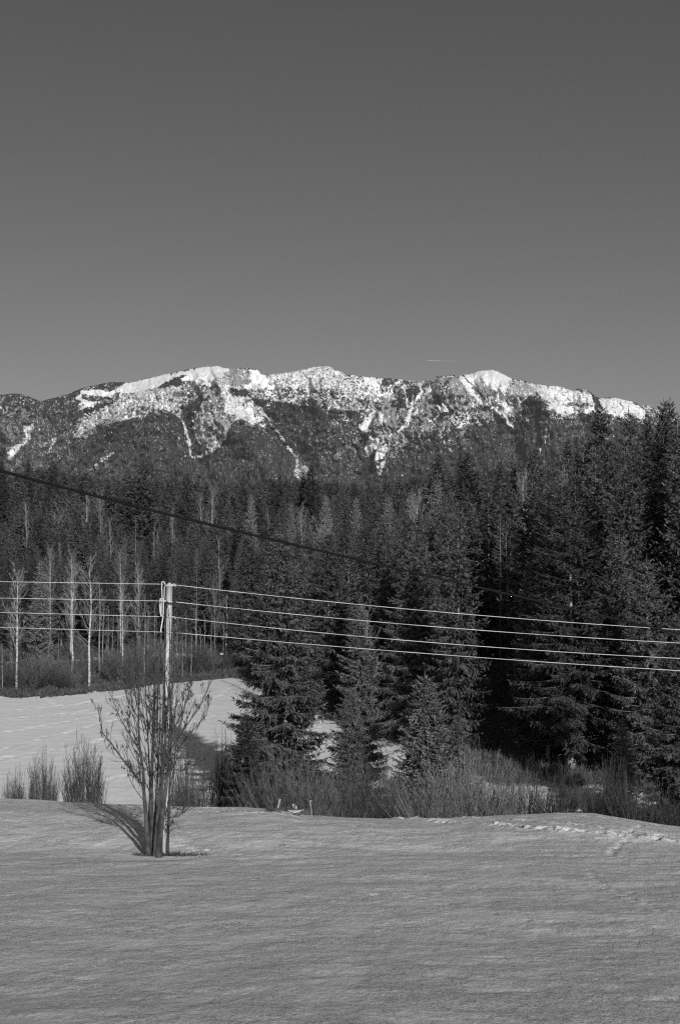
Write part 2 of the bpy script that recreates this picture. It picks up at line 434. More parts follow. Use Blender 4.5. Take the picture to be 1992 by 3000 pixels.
pxg = col_px(XX, YY)
eg = edge_d(pxg)
en = eg + 1.1 * fbm(XX / 3.0, YY / 3.0, 4, 21)
forest = YY > en
gully = (YY > 58.5) & (YY < 74 + 0.8 * np.sin(XX) - 3.5 * ss(1420, 1500, pxg) * (1 - ss(1740, 1800, pxg))) & (pxg > 620 + 40 * fbm(XX / 2, YY / 2, 3, 5))
snow_cover = np.zeros_like(XX)
path = np.exp(-((YY - (en + 21.5 - 8 * ss(450, 700, pxg))) / 1.8) ** 2) * (1 - ss(680, 800, pxg))
snow_cover = 0.85 * path + 0.35 * np.exp(-((YY - en) / 0.9) ** 2)
snow_cover = np.where((YY > 58) & (YY < 78), np.where(pxg > 640, 0.40, 0.47), snow_cover)
cls = np.zeros(XX.shape, int)                        # 0 near field, 1 far slope, 2 forest floor, 3 ditch
cls[YY > 57] = 1
cls[gully] = 3
cls[forest] = 2
J, I = np.meshgrid(np.arange(len(rows) - 1), np.arange(len(us) - 1), indexing='ij')
fc = cls[:-1, :-1]
nx = len(us)
ALLV = np.stack([XX, YY, ZZ], -1).reshape(-1, 3)
def terrain_part(name, sel, mats):
    j, i = J[sel], I[sel]
    Q = np.stack([j * nx + i, j * nx + i + 1, (j + 1) * nx + i + 1, (j + 1) * nx + i], -1)
    used = np.unique(Q); remap = np.full(len(ALLV), -1); remap[used] = np.arange(len(used))
    b = MB(); b.add(ALLV[used], remap[Q])
    me = b.mesh(name, mats, smooth=True)
    a = me.attributes.new('snow', 'FLOAT', 'POINT'); a.data.foreach_set('value', snow_cover.ravel()[used].astype(np.float32))
    return tag(obj(name, me), kind='structure')
tag(terrain_part('snow_field', fc == 0, [M['snow_near']]), 'broad crusted snow field sloping down from the camera to its crest')
tag(terrain_part('snow_slope', fc == 1, [M['snow_far']]), 'smooth brighter snow slope beyond the crest crossed by animal tracks')
tag(terrain_part('forest_floor', fc == 2, [M['floor']]), 'dark leaf littered ground under the forest')
tag(terrain_part('ditch', fc == 3, [M['floor']]), 'shaded ditch floor of dead grass and snow behind the crest')

# ---------------------------------------------------------------- the mountain
RIDGE = np.array([(-900, 1185), (-400, 1150), (-150, 1162), (0, 1157), (50, 1152), (80, 1158), (100, 1168), (118, 1175), (150, 1168), (200, 1155), (240, 1137), (310, 1122), (345, 1119), (385, 1120), (430, 1108), (470, 1100), (500, 1093),
    (560, 1080), (600, 1074), (640, 1073), (682, 1082), (705, 1077), (735, 1079), (752, 1080), (762, 1090), (771, 1097), (800, 1096), (840, 1091), (870, 1087), (920, 1075), (950, 1072), (965, 1073), (980, 1082), (1005, 1092),
    (1040, 1101), (1080, 1104), (1120, 1108), (1165, 1110), (1190, 1114), (1225, 1117), (1255, 1113), (1280, 1103), (1320, 1098), (1355, 1099), (1385, 1093), (1410, 1085), (1440, 1083), (1465, 1091), (1500, 1110), (1545, 1118),
    (1568, 1127), (1588, 1125), (1600, 1130), (1630, 1129), (1655, 1137), (1675, 1146), (1688, 1139), (1705, 1137), (1722, 1143), (1745, 1163), (1770, 1165), (1800, 1164), (1825, 1171), (1850, 1174), (1880, 1188), (1900, 1188),
    (1930, 1204), (1992, 1228), (2200, 1270), (2600, 1330), (3000, 1350)], float)
mpx = np.concatenate([np.arange(-900, -40, 14.0), np.arange(-40, 2040, 2.9), np.arange(2040, 3000, 14.0)])
tv = np.linspace(0, 1, 190)
PX, TT = np.meshgrid(mpx, tv)
rj = np.interp(PX, RIDGE[:, 0], RIDGE[:, 1]) + 2.2 * fbm(PX / 22, 0 * PX, 3, 31)
PY = rj + TT * (1640 - rj)
def seg_d(px, py, pts):
    best = np.full(px.shape, 1e9); tt = np.zeros(px.shape); tot = len(pts) - 1
    for k in range(tot):
        a, b = np.array(pts[k], float), np.array(pts[k + 1], float); ab = b - a
        t = np.clip(((px - a[0]) * ab[0] + (py - a[1]) * ab[1]) / (ab @ ab), 0, 1)
        d = np.hypot(px - a[0] - t * ab[0], py - a[1] - t * ab[1])
        tt = np.where(d < best, (k + t) / tot, tt); best = np.minimum(best, d)
    return best, tt
def inside(px, py, poly):
    P = np.array(poly, float); c = np.zeros(px.shape, bool); j = len(P) - 1
    for i in range(len(P)):
        cond = ((P[i, 1] > py) != (P[j, 1] > py))
        xi = (P[j, 0] - P[i, 0]) * (py - P[i, 1]) / (P[j, 1] - P[i, 1] + 1e-9) + P[i, 0]
        c ^= cond & (px < xi); j = i
    return c
DD = 7300 - 1500 * TT ** 0.9
spurs = [([(520, 1130), (430, 1165), (330, 1240), (230, 1340), (150, 1440)], 45, 170), ([(470, 1200), (450, 1280), (440, 1420)], 60, 150), ([(640, 1130), (672, 1200), (690, 1260), (800, 1400)], 40, 190),
         ([(655, 1082), (690, 1130), (700, 1160)], 22, 60), ([(950, 1075), (930, 1150), (960, 1300), (980, 1420)], 60, 90), ([(1255, 1125), (1140, 1160), (1060, 1240)], 28, 130), ([(1330, 1100), (1240, 1200), (1150, 1320), (1110, 1400)], 32, 170),
         ([(1350, 1105), (1300, 1220), (1330, 1400)], 50, 120), ([(1435, 1085), (1490, 1140), (1560, 1170), (1620, 1260), (1640, 1420)], 40, 150), ([(1550, 1122), (1580, 1160), (1650, 1215), (1740, 1330)], 30, 120),
         ([(1740, 1165), (1770, 1240), (1800, 1400)], 40, 130), ([(50, 1155), (60, 1230), (130, 1420)], 40, 90), ([(200, 1160), (190, 1260), (110, 1400)], 40, 120)]
gullies = [([(560, 1130), (545, 1200), (575, 1330), (600, 1430)], 28, 150), ([(735, 1100), (700, 1170), (760, 1240), (860, 1330), (900, 1400)], 28, 120), ([(800, 1110), (830, 1200), (900, 1330)], 50, 110), ([(1180, 1120), (1080, 1200), (1060, 1330), (1080, 1420)], 34, 150),
           ([(1290, 1130), (1190, 1250), (1130, 1340)], 18, 80), ([(1380, 1110), (1420, 1190), (1490, 1250), (1540, 1400)], 26, 140), ([(1640, 1150), (1680, 1215), (1720, 1400)], 40, 130), ([(90, 1180), (85, 1270), (20, 1350)], 24, 110)]
wx = PX + 9 * fbm(PX / 40, PY / 40, 3, 51); wy = PY + 9 * fbm(PX / 40, PY / 40, 3, 57)
for pts, w, a in spurs:
    d, t = seg_d(wx, wy, pts); DD -= a * np.exp(-np.abs(d) / w) * ss(0, 0.12, TT + 0.02)
for pts, w, a in gullies:
    d, t = seg_d(wx, wy, pts); DD += a * np.exp(-(d / w) ** 2) * ss(0, 0.1, TT)
gn1 = fbm(PX / 60 + 0.5 * fbm(PX / 30, PY / 30, 2, 63), PY / 120, 4, 61, 0.55)
gn2 = fbm(PX / 17 + 0.4 * fbm(PX / 9, PY / 9, 2, 64), PY / 38, 4, 67, 0.6)
fade = 0.25 + 0.75 * ss(0, 0.15, TT)
DD += 240 * (0.5 - np.abs(gn1)) * fade
DD += 80 * (0.4 - np.abs(gn2)) * fade
DD += 10 * fbm(PX / 5, PY / 7, 2, 71, 0.6)
SN = np.zeros(PX.shape); RK = np.zeros(PX.shape)
tl = np.interp(PX, *np.array([(-900, 1230), (0, 1200), (200, 1185), (235, 1290), (330, 1240), (420, 1215), (500, 1208), (545, 1240), (600, 1335), (640, 1320), (680, 1235), (760, 1255), (870, 1215), (1050, 1240), (1100, 1360), (1200, 1300), (1320, 1255), (1450, 1240), (1560, 1235), (1700, 1225), (1992, 1250), (3000, 1340)], float).T)
below = PY > tl
SN[:] = np.where(below, 0.10 + 0.14 * fbm(PX / 60, PY / 60, 2, 80), 0.30 + 0.22 * fbm(PX / 50, PY / 35, 3, 81))
RK[:] = np.where(below, 0.12 + 0.4 * fbm(PX / 45, PY / 60, 2, 85), 0.34)
ax = PX + 7 * fbm(PX / 18, PY / 18, 3, 91); ay = PY + 6 * fbm(PX / 18, PY / 18, 3, 97)
polys = [  # (cover of snow, cover of pale rock, outline)
 (0.16, 0.15, [(-100, 1100), (130, 1170), (240, 1130), (230, 1200), (190, 1235), (60, 1200), (-100, 1195)]),
 (0.20, 0.45, [(-100, 1190), (60, 1195), (200, 1230), (230, 1270), (180, 1330), (100, 1400), (-100, 1400)]),
 (0.84, 0.2, [(222, 1168), (245, 1140), (300, 1126), (345, 1121), (385, 1120), (500, 1092), (500, 1127), (440, 1141), (380, 1151), (345, 1150), (330, 1160), (300, 1172), (265, 1190), (228, 1198), (236, 1175)]),
 (0.05, 0.3, [(238, 1152), (285, 1160), (330, 1165), (300, 1174), (255, 1176), (240, 1168)]),
 (0.12, 0.2, [(225, 1150), (240, 1133), (345, 1114), (400, 1112), (350, 1132), (320, 1148), (280, 1140), (245, 1145)]),
 (0.10, 0.1, [(230, 1200), (330, 1178), (370, 1166), (340, 1186), (290, 1200), (240, 1220), (215, 1240), (190, 1235)]),
 (0.90, 0.3, [(480, 1104), (560, 1082), (640, 1070), (700, 1080), (650, 1108), (580, 1118), (520, 1112), (470, 1125)]),
 (0.02, 0.05, [(455, 1139), (490, 1117), (530, 1100), (556, 1098), (530, 1108), (536, 1126), (500, 1131)]),
 (0.44, 1.1, [(212, 1288), (240, 1240), (300, 1196), (370, 1160), (420, 1148), (500, 1131), (528, 1132), (534, 1170), (535, 1203), (500, 1204), (462, 1202), (420, 1222), (360, 1230), (310, 1230), (280, 1245), (235, 1275)]),
 (0.40, 0.45, [(528, 1128), (610, 1125), (600, 1180), (588, 1205), (560, 1210), (540, 1200)]),
 (0.02, 0.05, [(532, 1195), (570, 1175), (592, 1150), (598, 1185), (575, 1200), (560, 1215), (590, 1330), (575, 1335), (550, 1260), (536, 1215)]),
 (0.34, 0.85, [(598, 1150), (650, 1135), (675, 1180), (680, 1240), (665, 1280), (640, 1310), (605, 1330), (580, 1300), (565, 1255), (578, 1215), (590, 1195)]),
 (0.55, 0.9, [(640, 1108), (700, 1115), (740, 1135), (700, 1140), (640, 1130), (560, 1128), (560, 1118)]),
 (0.16, 0.95, [(655, 1092), (680, 1080), (720, 1082), (735, 1122), (690, 1136), (664, 1118)]),
 (0.97, 0.5, [(733, 1086), (752, 1082), (775, 1100), (800, 1112), (850, 1118), (900, 1130), (900, 1150), (820, 1152), (740, 1140), (700, 1138), (735, 1118)]),
 (0.58, 0.75, [(775, 1098), (960, 1070), (1012, 1095), (1030, 1150), (960, 1165), (850, 1152), (800, 1125)]),
 (0.50, 0.15, [(720, 1140), (1010, 1140), (1140, 1165), (1100, 1205), (1000, 1205), (860, 1190), (740, 1165)]),
 (0.07, 0.05, [(680, 1142), (720, 1142), (735, 1158), (690, 1160)]),
 (0.80, 0.8, [(640, 1130), (662, 1128), (690, 1175), (745, 1242), (700, 1226), (660, 1205), (660, 1170)]),
 (0.78, 0.3, [(686, 1162), (725, 1160), (755, 1185), (778, 1225), (752, 1242), (720, 1225), (695, 1195)]),
 (0.08, 0.05, [(735, 1164), (900, 1190), (1050, 1205), (1060, 1225), (870, 1235), (780, 1230), (760, 1195)]),
 (0.93, 0.3, [(1058, 1103), (1126, 1108), (1115, 1132), (1085, 1130)]), (0.04, 0.05, [(1122, 1106), (1170, 1108), (1160, 1125), (1118, 1128)]),
 (0.62, 0.2, [(1005, 1098), (1060, 1104), (1090, 1132), (1160, 1128), (1150, 1150), (1105, 1180), (1010, 1165)]),
 (0.26, 0.50, [(1135, 1160), (1250, 1135), (1330, 1098), (1375, 1150), (1400, 1190), (1300, 1230), (1200, 1290), (1150, 1345), (1100, 1310), (1060, 1245), (1100, 1200)]),
 (0.12, 0.95, [(1132, 1165), (1150, 1195), (1168, 1240), (1150, 1268), (1120, 1262), (1112, 1215)]), (0.15, 0.95, [(1240, 1160), (1275, 1170), (1285, 1200), (1250, 1212), (1225, 1190)]),
 (0.14, 0.95, [(1320, 1105), (1345, 1110), (1365, 1155), (1330, 1160), (1315, 1135)]),
 (0.05, 0.05, [(1165, 1150), (1235, 1130), (1210, 1185), (1180, 1210), (1165, 1180)]), (0.05, 0.05, [(1270, 1150), (1310, 1165), (1300, 1185), (1340, 1205), (1290, 1225), (1270, 1180)]),
 (0.82, 0.3, [(1278, 1182), (1300, 1186), (1315, 1205), (1290, 1208)]), (0.5, 0.2, [(1320, 1212), (1350, 1200), (1395, 1215), (1350, 1250), (1335, 1258), (1325, 1235)]),
 (0.84, 0.6, [(1355, 1097), (1440, 1080), (1500, 1108), (1500, 1150), (1490, 1190), (1505, 1225), (1460, 1215), (1430, 1180), (1400, 1140)]),
 (0.45, 0.85, [(1490, 1115), (1550, 1117), (1570, 1150), (1545, 1215), (1500, 1222), (1480, 1160)]), (0.03, 0.1, [(1525, 1180), (1555, 1158), (1580, 1175), (1620, 1230), (1560, 1235), (1530, 1215)]),
 (0.72, 0.6, [(1545, 1118), (1600, 1130), (1680, 1138), (1745, 1165), (1742, 1185), (1680, 1180), (1620, 1185), (1580, 1160)]),
 (0.97, 0.5, [(1600, 1180), (1680, 1190), (1745, 1190), (1745, 1205), (1650, 1215), (1615, 1202)]),
 (0.80, 0.3, [(1745, 1168), (1800, 1166), (1850, 1175), (1895, 1210), (1880, 1228), (1830, 1228), (1780, 1212), (1742, 1195)]), (0.05, 0.05, [(1725, 1143), (1748, 1160), (1770, 1210), (1745, 1195)]),
 (0.98, 0.6, [(72, 1250), (100, 1243), (95, 1280), (65, 1310), (35, 1350), (8, 1345), (20, 1315), (55, 1300), (76, 1278)]), (0.03, 1.0, [(-20, 1238), (55, 1250), (72, 1290), (28, 1302), (-20, 1330)]), (0.05, 0.95, [(60, 1192), (95, 1200), (85, 1230), (65, 1215)]),
 (0.98, 0.6, [(1050, 1250), (1078, 1220), (1098, 1205), (1082, 1240), (1078, 1272), (1100, 1280), (1112, 1285), (1100, 1315), (1086, 1342), (1070, 1335), (1070, 1300), (1082, 1284), (1062, 1262)]),
 (0.98, 0.6, [(1108, 1318), (1134, 1300), (1128, 1335), (1096, 1352)]), (0.95, 0.6, [(1098, 1372), (1132, 1342), (1128, 1370), (1110, 1395)]),
 (0.02, 0.02, [(1075, 1345), (1100, 1320), (1095, 1355), (1100, 1375), (1090, 1395), (1040, 1400), (1055, 1370)]),
 (0.97, 0.6, [(1112, 1212), (1125, 1212), (1128, 1240), (1115, 1245)]),
 (0.60, 0.4, [(250, 1385), (300, 1345), (345, 1312), (330, 1332), (275, 1375)]), (0.5, 0.6, [(870, 1340), (900, 1370), (930, 1400), (900, 1440), (860, 1390)]),
]
for s_, pl in ((0.19, [(840, 1215), (1060, 1240), (1070, 1400), (900, 1420), (830, 1300)]), (0.18, [(1130, 1270), (1330, 1225), (1420, 1260), (1400, 1330), (1200, 1340), (1120, 1340)]), (0.16, [(1560, 1235), (1800, 1235), (1800, 1330), (1580, 1330)]),
                (0.15, [(400, 1240), (480, 1240), (500, 1340), (430, 1330)]), (0.17, [(20, 1240), (240, 1235), (260, 1330), (140, 1380), (60, 1380)])):
    k = inside(ax, ay, pl); SN[k] = s_ + 0.12 * fbm(PX[k] / 30, PY[k] / 40, 2, 300); RK[k] += 0.12
for s, r, pl in polys:
    k = inside(ax, ay, pl); SN[k] = s; RK[k] = r
for s, w, pts in [(0.95, 3.5, [(1300, 1222), (1296, 1258), (1290, 1275)]), (0.9, 3, [(1292, 1282), (1300, 1300), (1318, 1320)]), (0.8, 3.5, [(540, 1238), (552, 1290), (562, 1335), (575, 1342), (605, 1330)]), (0.7, 3, [(760, 1190), (795, 1240), (835, 1290), (880, 1360), (905, 1400)]),
                  (0.85, 7, [(1350, 1108), (1385, 1150), (1420, 1185)]), (0.85, 6, [(1420, 1150), (1455, 1205), (1490, 1235), (1500, 1250)]), (0.95, 4, [(1230, 1125), (1235, 1150), (1220, 1170), (1195, 1190)]), (0.95, 4, [(1165, 1265), (1195, 1245), (1205, 1215), (1240, 1200)]),
                  (0.9, 3, [(1598, 1258), (1596, 1290), (1582, 1320)]), (0.85, 3, [(1215, 1180), (1190, 1230), (1180, 1260)]), (0.7, 2.5, [(1180, 1130), (1190, 1160), (1195, 1180)]), (0.9, 3, [(820, 1278), (855, 1320), (840, 1310)]), (0.7, 3, [(130, 1305), (165, 1285), (140, 1330)])]:
    d, t = seg_d(ax, ay, pts); k = d < w; SN[k] = s; RK[k] = 0.6
MV = np.stack([(PX - CX) / FPX * DD, DD, -(PY - HY) / FPX * DD], -1)
# far side of the range, falling away behind the ridge
backs = []
for dd, dz in ((250, -60), (900, -350), (2500, -900)):
    bk = MV[0].copy(); bk[:, 1] += dd; bk[:, 0] *= bk[:, 1] / MV[0][:, 1]; bk[:, 2] += dz; backs.append(bk)
MV = np.concatenate([np.array(backs[::-1]), MV]); SN2 = np.concatenate([np.full((3, len(mpx)), 0.5), SN]); RK2 = np.concatenate([np.full((3, len(mpx)), 0.4), RK])
hh, ww = MV.shape[:2]
j, i = np.meshgrid(np.arange(hh - 1), np.arange(ww - 1), indexing='ij')
b = MB(); b.add(MV.reshape(-1, 3), np.stack([j * ww + i, (j + 1) * ww + i, (j + 1) * ww + i + 1, j * ww + i + 1], -1).reshape(-1, 4))
me = b.mesh('mountain', [M['mountain']], smooth=True)
gul = 0.34 * np.exp(-(np.abs(gn1) / 0.05) ** 2) + 0.20 * np.exp(-(np.abs(gn2) / 0.06) ** 2) - 0.08
gul = gul * np.where(below, 0.30, 1.0)
gul = np.concatenate([np.zeros((3, len(mpx))), gul])
SN2 = np.where((SN2 > 0.03) & (SN2 < 0.8), SN2 + gul, SN2)
brk = np.concatenate([np.zeros((3, len(mpx))), np.where(below, 0.05, 0.16) * fbm(PX / 11 + PY / 30, PY / 9, 4, 201, 0.6)])
SN2 = SN2 + brk * (SN2 < 0.8) * (SN2 > 0.03) + 0.12 * (SN2 > 0.8); RK2 = RK2 + np.roll(brk, 40, 1) * 0.8
for nm, arr in (('snow', SN2), ('rock', RK2)):
    a = me.attributes.new(nm, 'FLOAT', 'POINT'); a.data.foreach_set('value', np.clip(arr, 0, 1).ravel().astype(np.float32))
tag(obj('mountain', me), 'long snow capped mountain range with rocky summits and forested flanks', kind='structure')

# trees far up on the mountain: too many to count
NM = 56000
cp = rng.uniform(-60, 2060, NM * 2); cy = rng.uniform(1150, 1470, NM * 2)
tln = np.interp(cp, mpx, tl[0]); rjn = np.interp(cp, RIDGE[:, 0], RIDGE[:, 1])
ti = np.clip(((cy - rjn) / (1640 - rjn) * (len(tv) - 1)).astype(int), 0, len(tv) - 1); pi_ = np.clip(np.searchsorted(mpx, cp), 0, len(mpx) - 1)
sn = SN[ti, pi_]
dens = ss(-25, 25, cy - tln) * np.where(sn > 0.3, 0.16, 1.0) * (0.45 + 0.55 * ss(-0.25, 0.15, fbm(cp / 25, cy / 25, 3, 140))) + 0.10 * (cy > rjn + 45) * (sn < 0.4)
meadow = inside(cp, cy, [(1075, 1345), (1100, 1320), (1095, 1355), (1090, 1395), (1040, 1400), (1055, 1370)]) | inside(cp, cy, [(550, 1230), (560, 1215), (595, 1330), (575, 1335)])
keep = (rng.uniform(0, 1, NM * 2) < dens) & ~meadow
cp, cy, ti, pi_ = cp[keep][:NM], cy[keep][:NM], ti[keep][:NM], pi_[keep][:NM]
base = np.stack([(cp - CX) / FPX * DD[ti, pi_], DD[ti, pi_] - 4, -(cy - HY) / FPX * DD[ti, pi_] - 2], -1)
altf = ss(0, 90, cy - np.interp(cp, mpx, tl[0]))
h = rng.uniform(9, 20, len(cp)) * (0.55 + 0.45 * altf); larchy = rng.uniform(0, 1, len(cp)) < (0.10 + 0.32 * ss(1290, 1400, cy) * (0.5 + fbm(cp / 30, cy / 40, 2, 150)))
def cones(idx, name, mat, label, wide):
    B, Hh = base[idx], h[idx]; n = len(B); ang = rng.uniform(0, 6.28, n)
    b = MB()
    for z0, z1, r in ((0.0, 0.62, wide), (0.42, 1.0, wide * 0.62)):
        ring = [B + np.stack([np.cos(ang + q) * r * Hh, np.sin(ang + q) * r * Hh, z0 * Hh], 1) for q in (0, 2.09, 4.19)]
        apex = B + np.stack([0 * Hh, 0 * Hh, z1 * Hh], 1)
        V = np.stack(ring + [apex], 1).reshape(-1, 3); o4 = np.arange(n)[:, None] * 4
        b.add(V, None, np.concatenate([o4 + [0, 1, 3], o4 + [1, 2, 3], o4 + [2, 0, 3]]))
    return tag(obj(name, b.mesh(name, [mat])), label, None, kind='stuff')
M['farspruce'] = material('far_spruce_crowns', 0.035, 0.07, scale=0.05)
M['farlarch'] = material('far_larch_crowns', 0.10, 0.17, scale=0.05)
cones(~larchy, 'mountain_spruces', M['farspruce'], 'countless dark spruces covering the mountain flanks', 0.17)
cones(larchy, 'mountain_larches', M['farlarch'], 'countless pale bare larches among the mountain spruces', 0.13)

# ---------------------------------------------------------------- conifers
def spruce(seed, H, R, q=1.0, bare=0.10, droop=1.0, fill=1.0, mats=None, shape=0.85, bark='bark'):
    """q: size of a needle spray relative to the finest; returns (trunk mesh, crown mesh)"""
    r = np.random.default_rng(seed)
    tb = MB(); n = 9
    tz = np.linspace(-0.4, H, n); wob = np.cumsum(r.normal(0, 0.012 * H / 15, (n, 2)), axis=0)
    TP = np.stack([wob[:, 0], wob[:, 1], tz], 1)
    tb.tube(TP, (0.012 * H + 0.03) * (1 - np.linspace(0, 0.97, n)) ** 0.9, 7)
    cb = MB()
    z = bare * H; az = r.uniform(0, 6.28)
    while z < H * 0.985:
        f = 1 - (z - bare * H) / (H * (1 - bare))
        nb = 5 if f > 0.15 else 4
        for k in range(nb):
            az += 2.4 + r.normal(0, 0.25)
            L = R * (f ** shape * 0.94 + 0.035) * r.uniform(0.62, 1.12) * (1 if f < 0.9 else r.uniform(0.5, 1.0))
            if L < 0.12: continue
            a0 = 0.55 - 0.95 * f * droop + r.normal(0, 0.08)         # upward near the top, hanging lower down
            bend = 0.30 * f * droop
            m = max(4, int(L / 0.35) + 3); s = np.linspace(0, 1, m)
            ca, sa = math.cos(az), math.sin(az)
            rr = L * s; zz = L * (a0 * s + bend * s * s) 
            zb = z + r.uniform(-0.12, 0.12) * H / 15
            bx0 = np.interp(zb, tz, wob[:, 0]); by0 = np.interp(zb, tz, wob[:, 1])
            curve = 0.10 * L * s * s * r.normal()
            P = np.stack([bx0 + rr * ca - curve * sa, by0 + rr * sa + curve * ca, zb + zz], 1)
            cb.tube(P[:: max(1, m // 4)] if m > 6 else P, np.linspace(0.010 + 0.006 * L, 0.004, len(P[:: max(1, m // 4)] if m > 6 else P)), 3, 1)
            step = 0.105 * q
            ns = max(3, int(L / step * fill))
            sk = np.sort(r.uniform(0.10 if L > 0.8 else 0.0, 1.0, ns))
            C = np.stack([np.interp(sk, s, P[:, c]) for c in range(3)], 1)
            fwd = np.array([ca, sa, a0 + 2 * bend * 0.7]); fwd /= np.linalg.norm(fwd); side = np.array([-sa, ca, 0.0])
            for sg in (-1, 1):
                tl_ = np.clip((0.14 + 0.34 * L * (1 - sk) ** 0.8) * r.uniform(0.5, 1.15, ns), 0.1, 1.1)
                dn = -(0.25 + 0.55 * droop * f) * r.uniform(0.3, 1.5, ns) + 0.15 * (1 - f)
                d = fwd[None] * r.uniform(0.4, 0.9, ns)[:, None] + sg * side[None] * r.uniform(0.5, 1.0, ns)[:, None]; d[:, 2] += dn
                d /= np.linalg.norm(d, axis=1)[:, None]
                outw = np.array([ca * 0.9, sa * 0.9, 0.55])
                cb.blades(C, d, tl_ * 0.72, 0.085 * q + 0.06 * tl_, r, 0, outw)
                reps = (1, 2, 3) if q < 1.6 else (1, 2)
                for t in reps:
                    tt = r.uniform(0.2, 0.85, ns)[:, None]; sel = tl_ > 0.16 * t * q ** 0.5
                    if not sel.any(): continue
                    pos = C + d * tl_[:, None] * tt
                    d2 = d + r.normal(0, 0.45, (ns, 3)); d2[:, 2] -= 0.25 * droop
                    cb.blades(pos[sel], d2[sel], r.uniform(0.12, 0.26, ns)[sel] * q ** 0.7 + 0.12 * tl_[sel], 0.078 * q, r, 0, outw)
            up = r.uniform(0, 1, ns) < 0.6                            # short shoots on top of the bough
            d3 = fwd[None] + r.normal(0, 0.35, (ns, 3)); d3[:, 2] += 0.25
            cb.blades(C[up], d3[up], 0.13 * q ** 0.6, 0.07 * q, r, 0, np.array([ca * 0.9, sa * 0.9, 0.6]))
            cb.blades(P[-1:], fwd[None] + np.array([[0, 0, 0.2]]), 0.28, 0.07 * q, r)
        z += (0.17 + 0.16 * f) * H / 15 * r.uniform(0.8, 1.2) * (1.0 if q < 1.5 else 1.25)
    cb.blades(np.array([[wob[-1, 0], wob[-1, 1], H - 0.25]]), np.array([[0, 0, 1.0]]), 0.7, 0.07 * q, r)
    # dead snags below the crown
    for k in range(int(8 + 10 * bare)):
        zb = r.uniform(0.02, bare + 0.25) * H; a = r.uniform(0, 6.28); L = r.uniform(0.2, 0.55) * R
        P = np.array([[0, 0, zb], [math.cos(a) * L * 0.5, math.sin(a) * L * 0.5, zb - 0.02 * L], [math.cos(a) * L, math.sin(a) * L, zb + r.uniform(-0.1, 0.15) * L]])
        tb.tube(P, [0.018, 0.012, 0.005], 3)
    mats = mats or [M['needle'], M['dead_twig']]
    return tb.mesh('trunk', [M[bark]], True), cb.mesh('crown', mats), H, R

def larch(seed, H, R, mats=None):
    r = np.random.default_rng(seed); tb = MB(); n = 8
    tz = np.linspace(-0.4, H, n); tb.tube(np.stack([0 * tz, 0 * tz, tz], 1), (0.011 * H + 0.02) * (1 - np.linspace(0, 0.97, n)), 6)
    cb = MB(); z = 0.25 * H
    while z < H * 0.98:
        f = 1 - (z - 0.25 * H) / (0.75 * H)
        for k in range(4):
            a = r.uniform(0, 6.28); L = R * (f ** 0.8 * 0.95 + 0.06) * r.uniform(0.5, 1.1); s = np.linspace(0, 1, 5)
            P = np.stack([math.cos(a) * L * s, math.sin(a) * L * s, z + L * (0.05 * s - 0.2 * f * s + 0.35 * s * s)], 1)
            cb.tube(P, np.linspace(0.02, 0.006, 5), 3, 0)
            nt = max(3, int(L / 0.16)); sk = r.uniform(0.15, 1, nt); C = np.stack([np.interp(sk, s, P[:, c]) for c in range(3)], 1)
            d = r.normal(0, 0.6, (nt, 3)) + np.array([math.cos(a), math.sin(a), -0.1]) * 0.7
            cb.blades(C, d, r.uniform(0.2, 0.55, nt), 0.03, r, 0)
        z += 0.022 * H * r.uniform(0.8, 1.2)
    return tb.mesh('trunk', [M['bark']], True), cb.mesh('crown', mats or [M['larch']]), H, R

V_NEAR = [spruce(11, 15, 4.0, 0.95, 0.03, 1.15, 1.45, shape=0.7), spruce(12, 15, 3.6, 0.95, 0.05, 1.0, 1.45, shape=0.7), spruce(13, 15, 4.0, 1.0, 0.08, 1.25, 1.4, shape=0.75)]
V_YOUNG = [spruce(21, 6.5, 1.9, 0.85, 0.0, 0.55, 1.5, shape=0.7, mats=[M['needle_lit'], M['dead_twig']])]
M['sunlit_bark'] = material('sunlit_spruce_bark', 0.22, 0.48, scale=3.0, stretch=(3, 3, 0.8), rough=0.9)  # paler bark copy: the sun on the trunk feet is painted in
V_TALL = [spruce(14, 15, 3.9, 0.95, 0.13, 1.25, 1.4, shape=0.75, bark='sunlit_bark'), spruce(15, 15, 3.8, 0.95, 0.12, 1.1, 1.4, shape=0.72, bark='sunlit_bark')]
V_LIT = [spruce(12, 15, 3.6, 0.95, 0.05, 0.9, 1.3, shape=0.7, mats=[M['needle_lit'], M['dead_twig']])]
V_MID = [spruce(31, 16, 3.6, 1.7, 0.08, 1.2, 1.35, shape=0.72), spruce(32, 16, 3.1, 1.7, 0.10, 0.9, 1.3, shape=0.7), spruce(33, 16, 3.8, 1.7, 0.06, 1.3, 1.35, shape=0.75), spruce(34, 16, 3.3, 1.8, 0.12, 0.7, 1.3, shape=0.7)]
V_CONE = [spruce(35, 16, 4.3, 1.6, 0.06, 0.6, 2.1, shape=0.85), spruce(36, 16, 3.8, 1.6, 0.06, 0.8, 2.1, shape=0.8)]
V_FIR = [spruce(41, 16, 3.3, 1.2, 0.08, 0.35, 0.95, mats=[M['needle_pale'], M['dead_twig']])]
V_LARCH = [larch(51, 16, 2.4), larch(52, 16, 2.0)]

def place_tree(name, var, x, y, H, rz=None, width=1.0, label=None, cat='tree', group=None, z=None):
    tm, cm, H0, R0 = var
    s = H / H0
    e = empty(name, (x, y, gz(x, y) if z is None else z), random.uniform(0, 6.28) if rz is None else rz, (s * width, s * width, s))
    obj('trunk', tm, e); obj('crown', cm, e)
    return tag(e, label, cat, group)

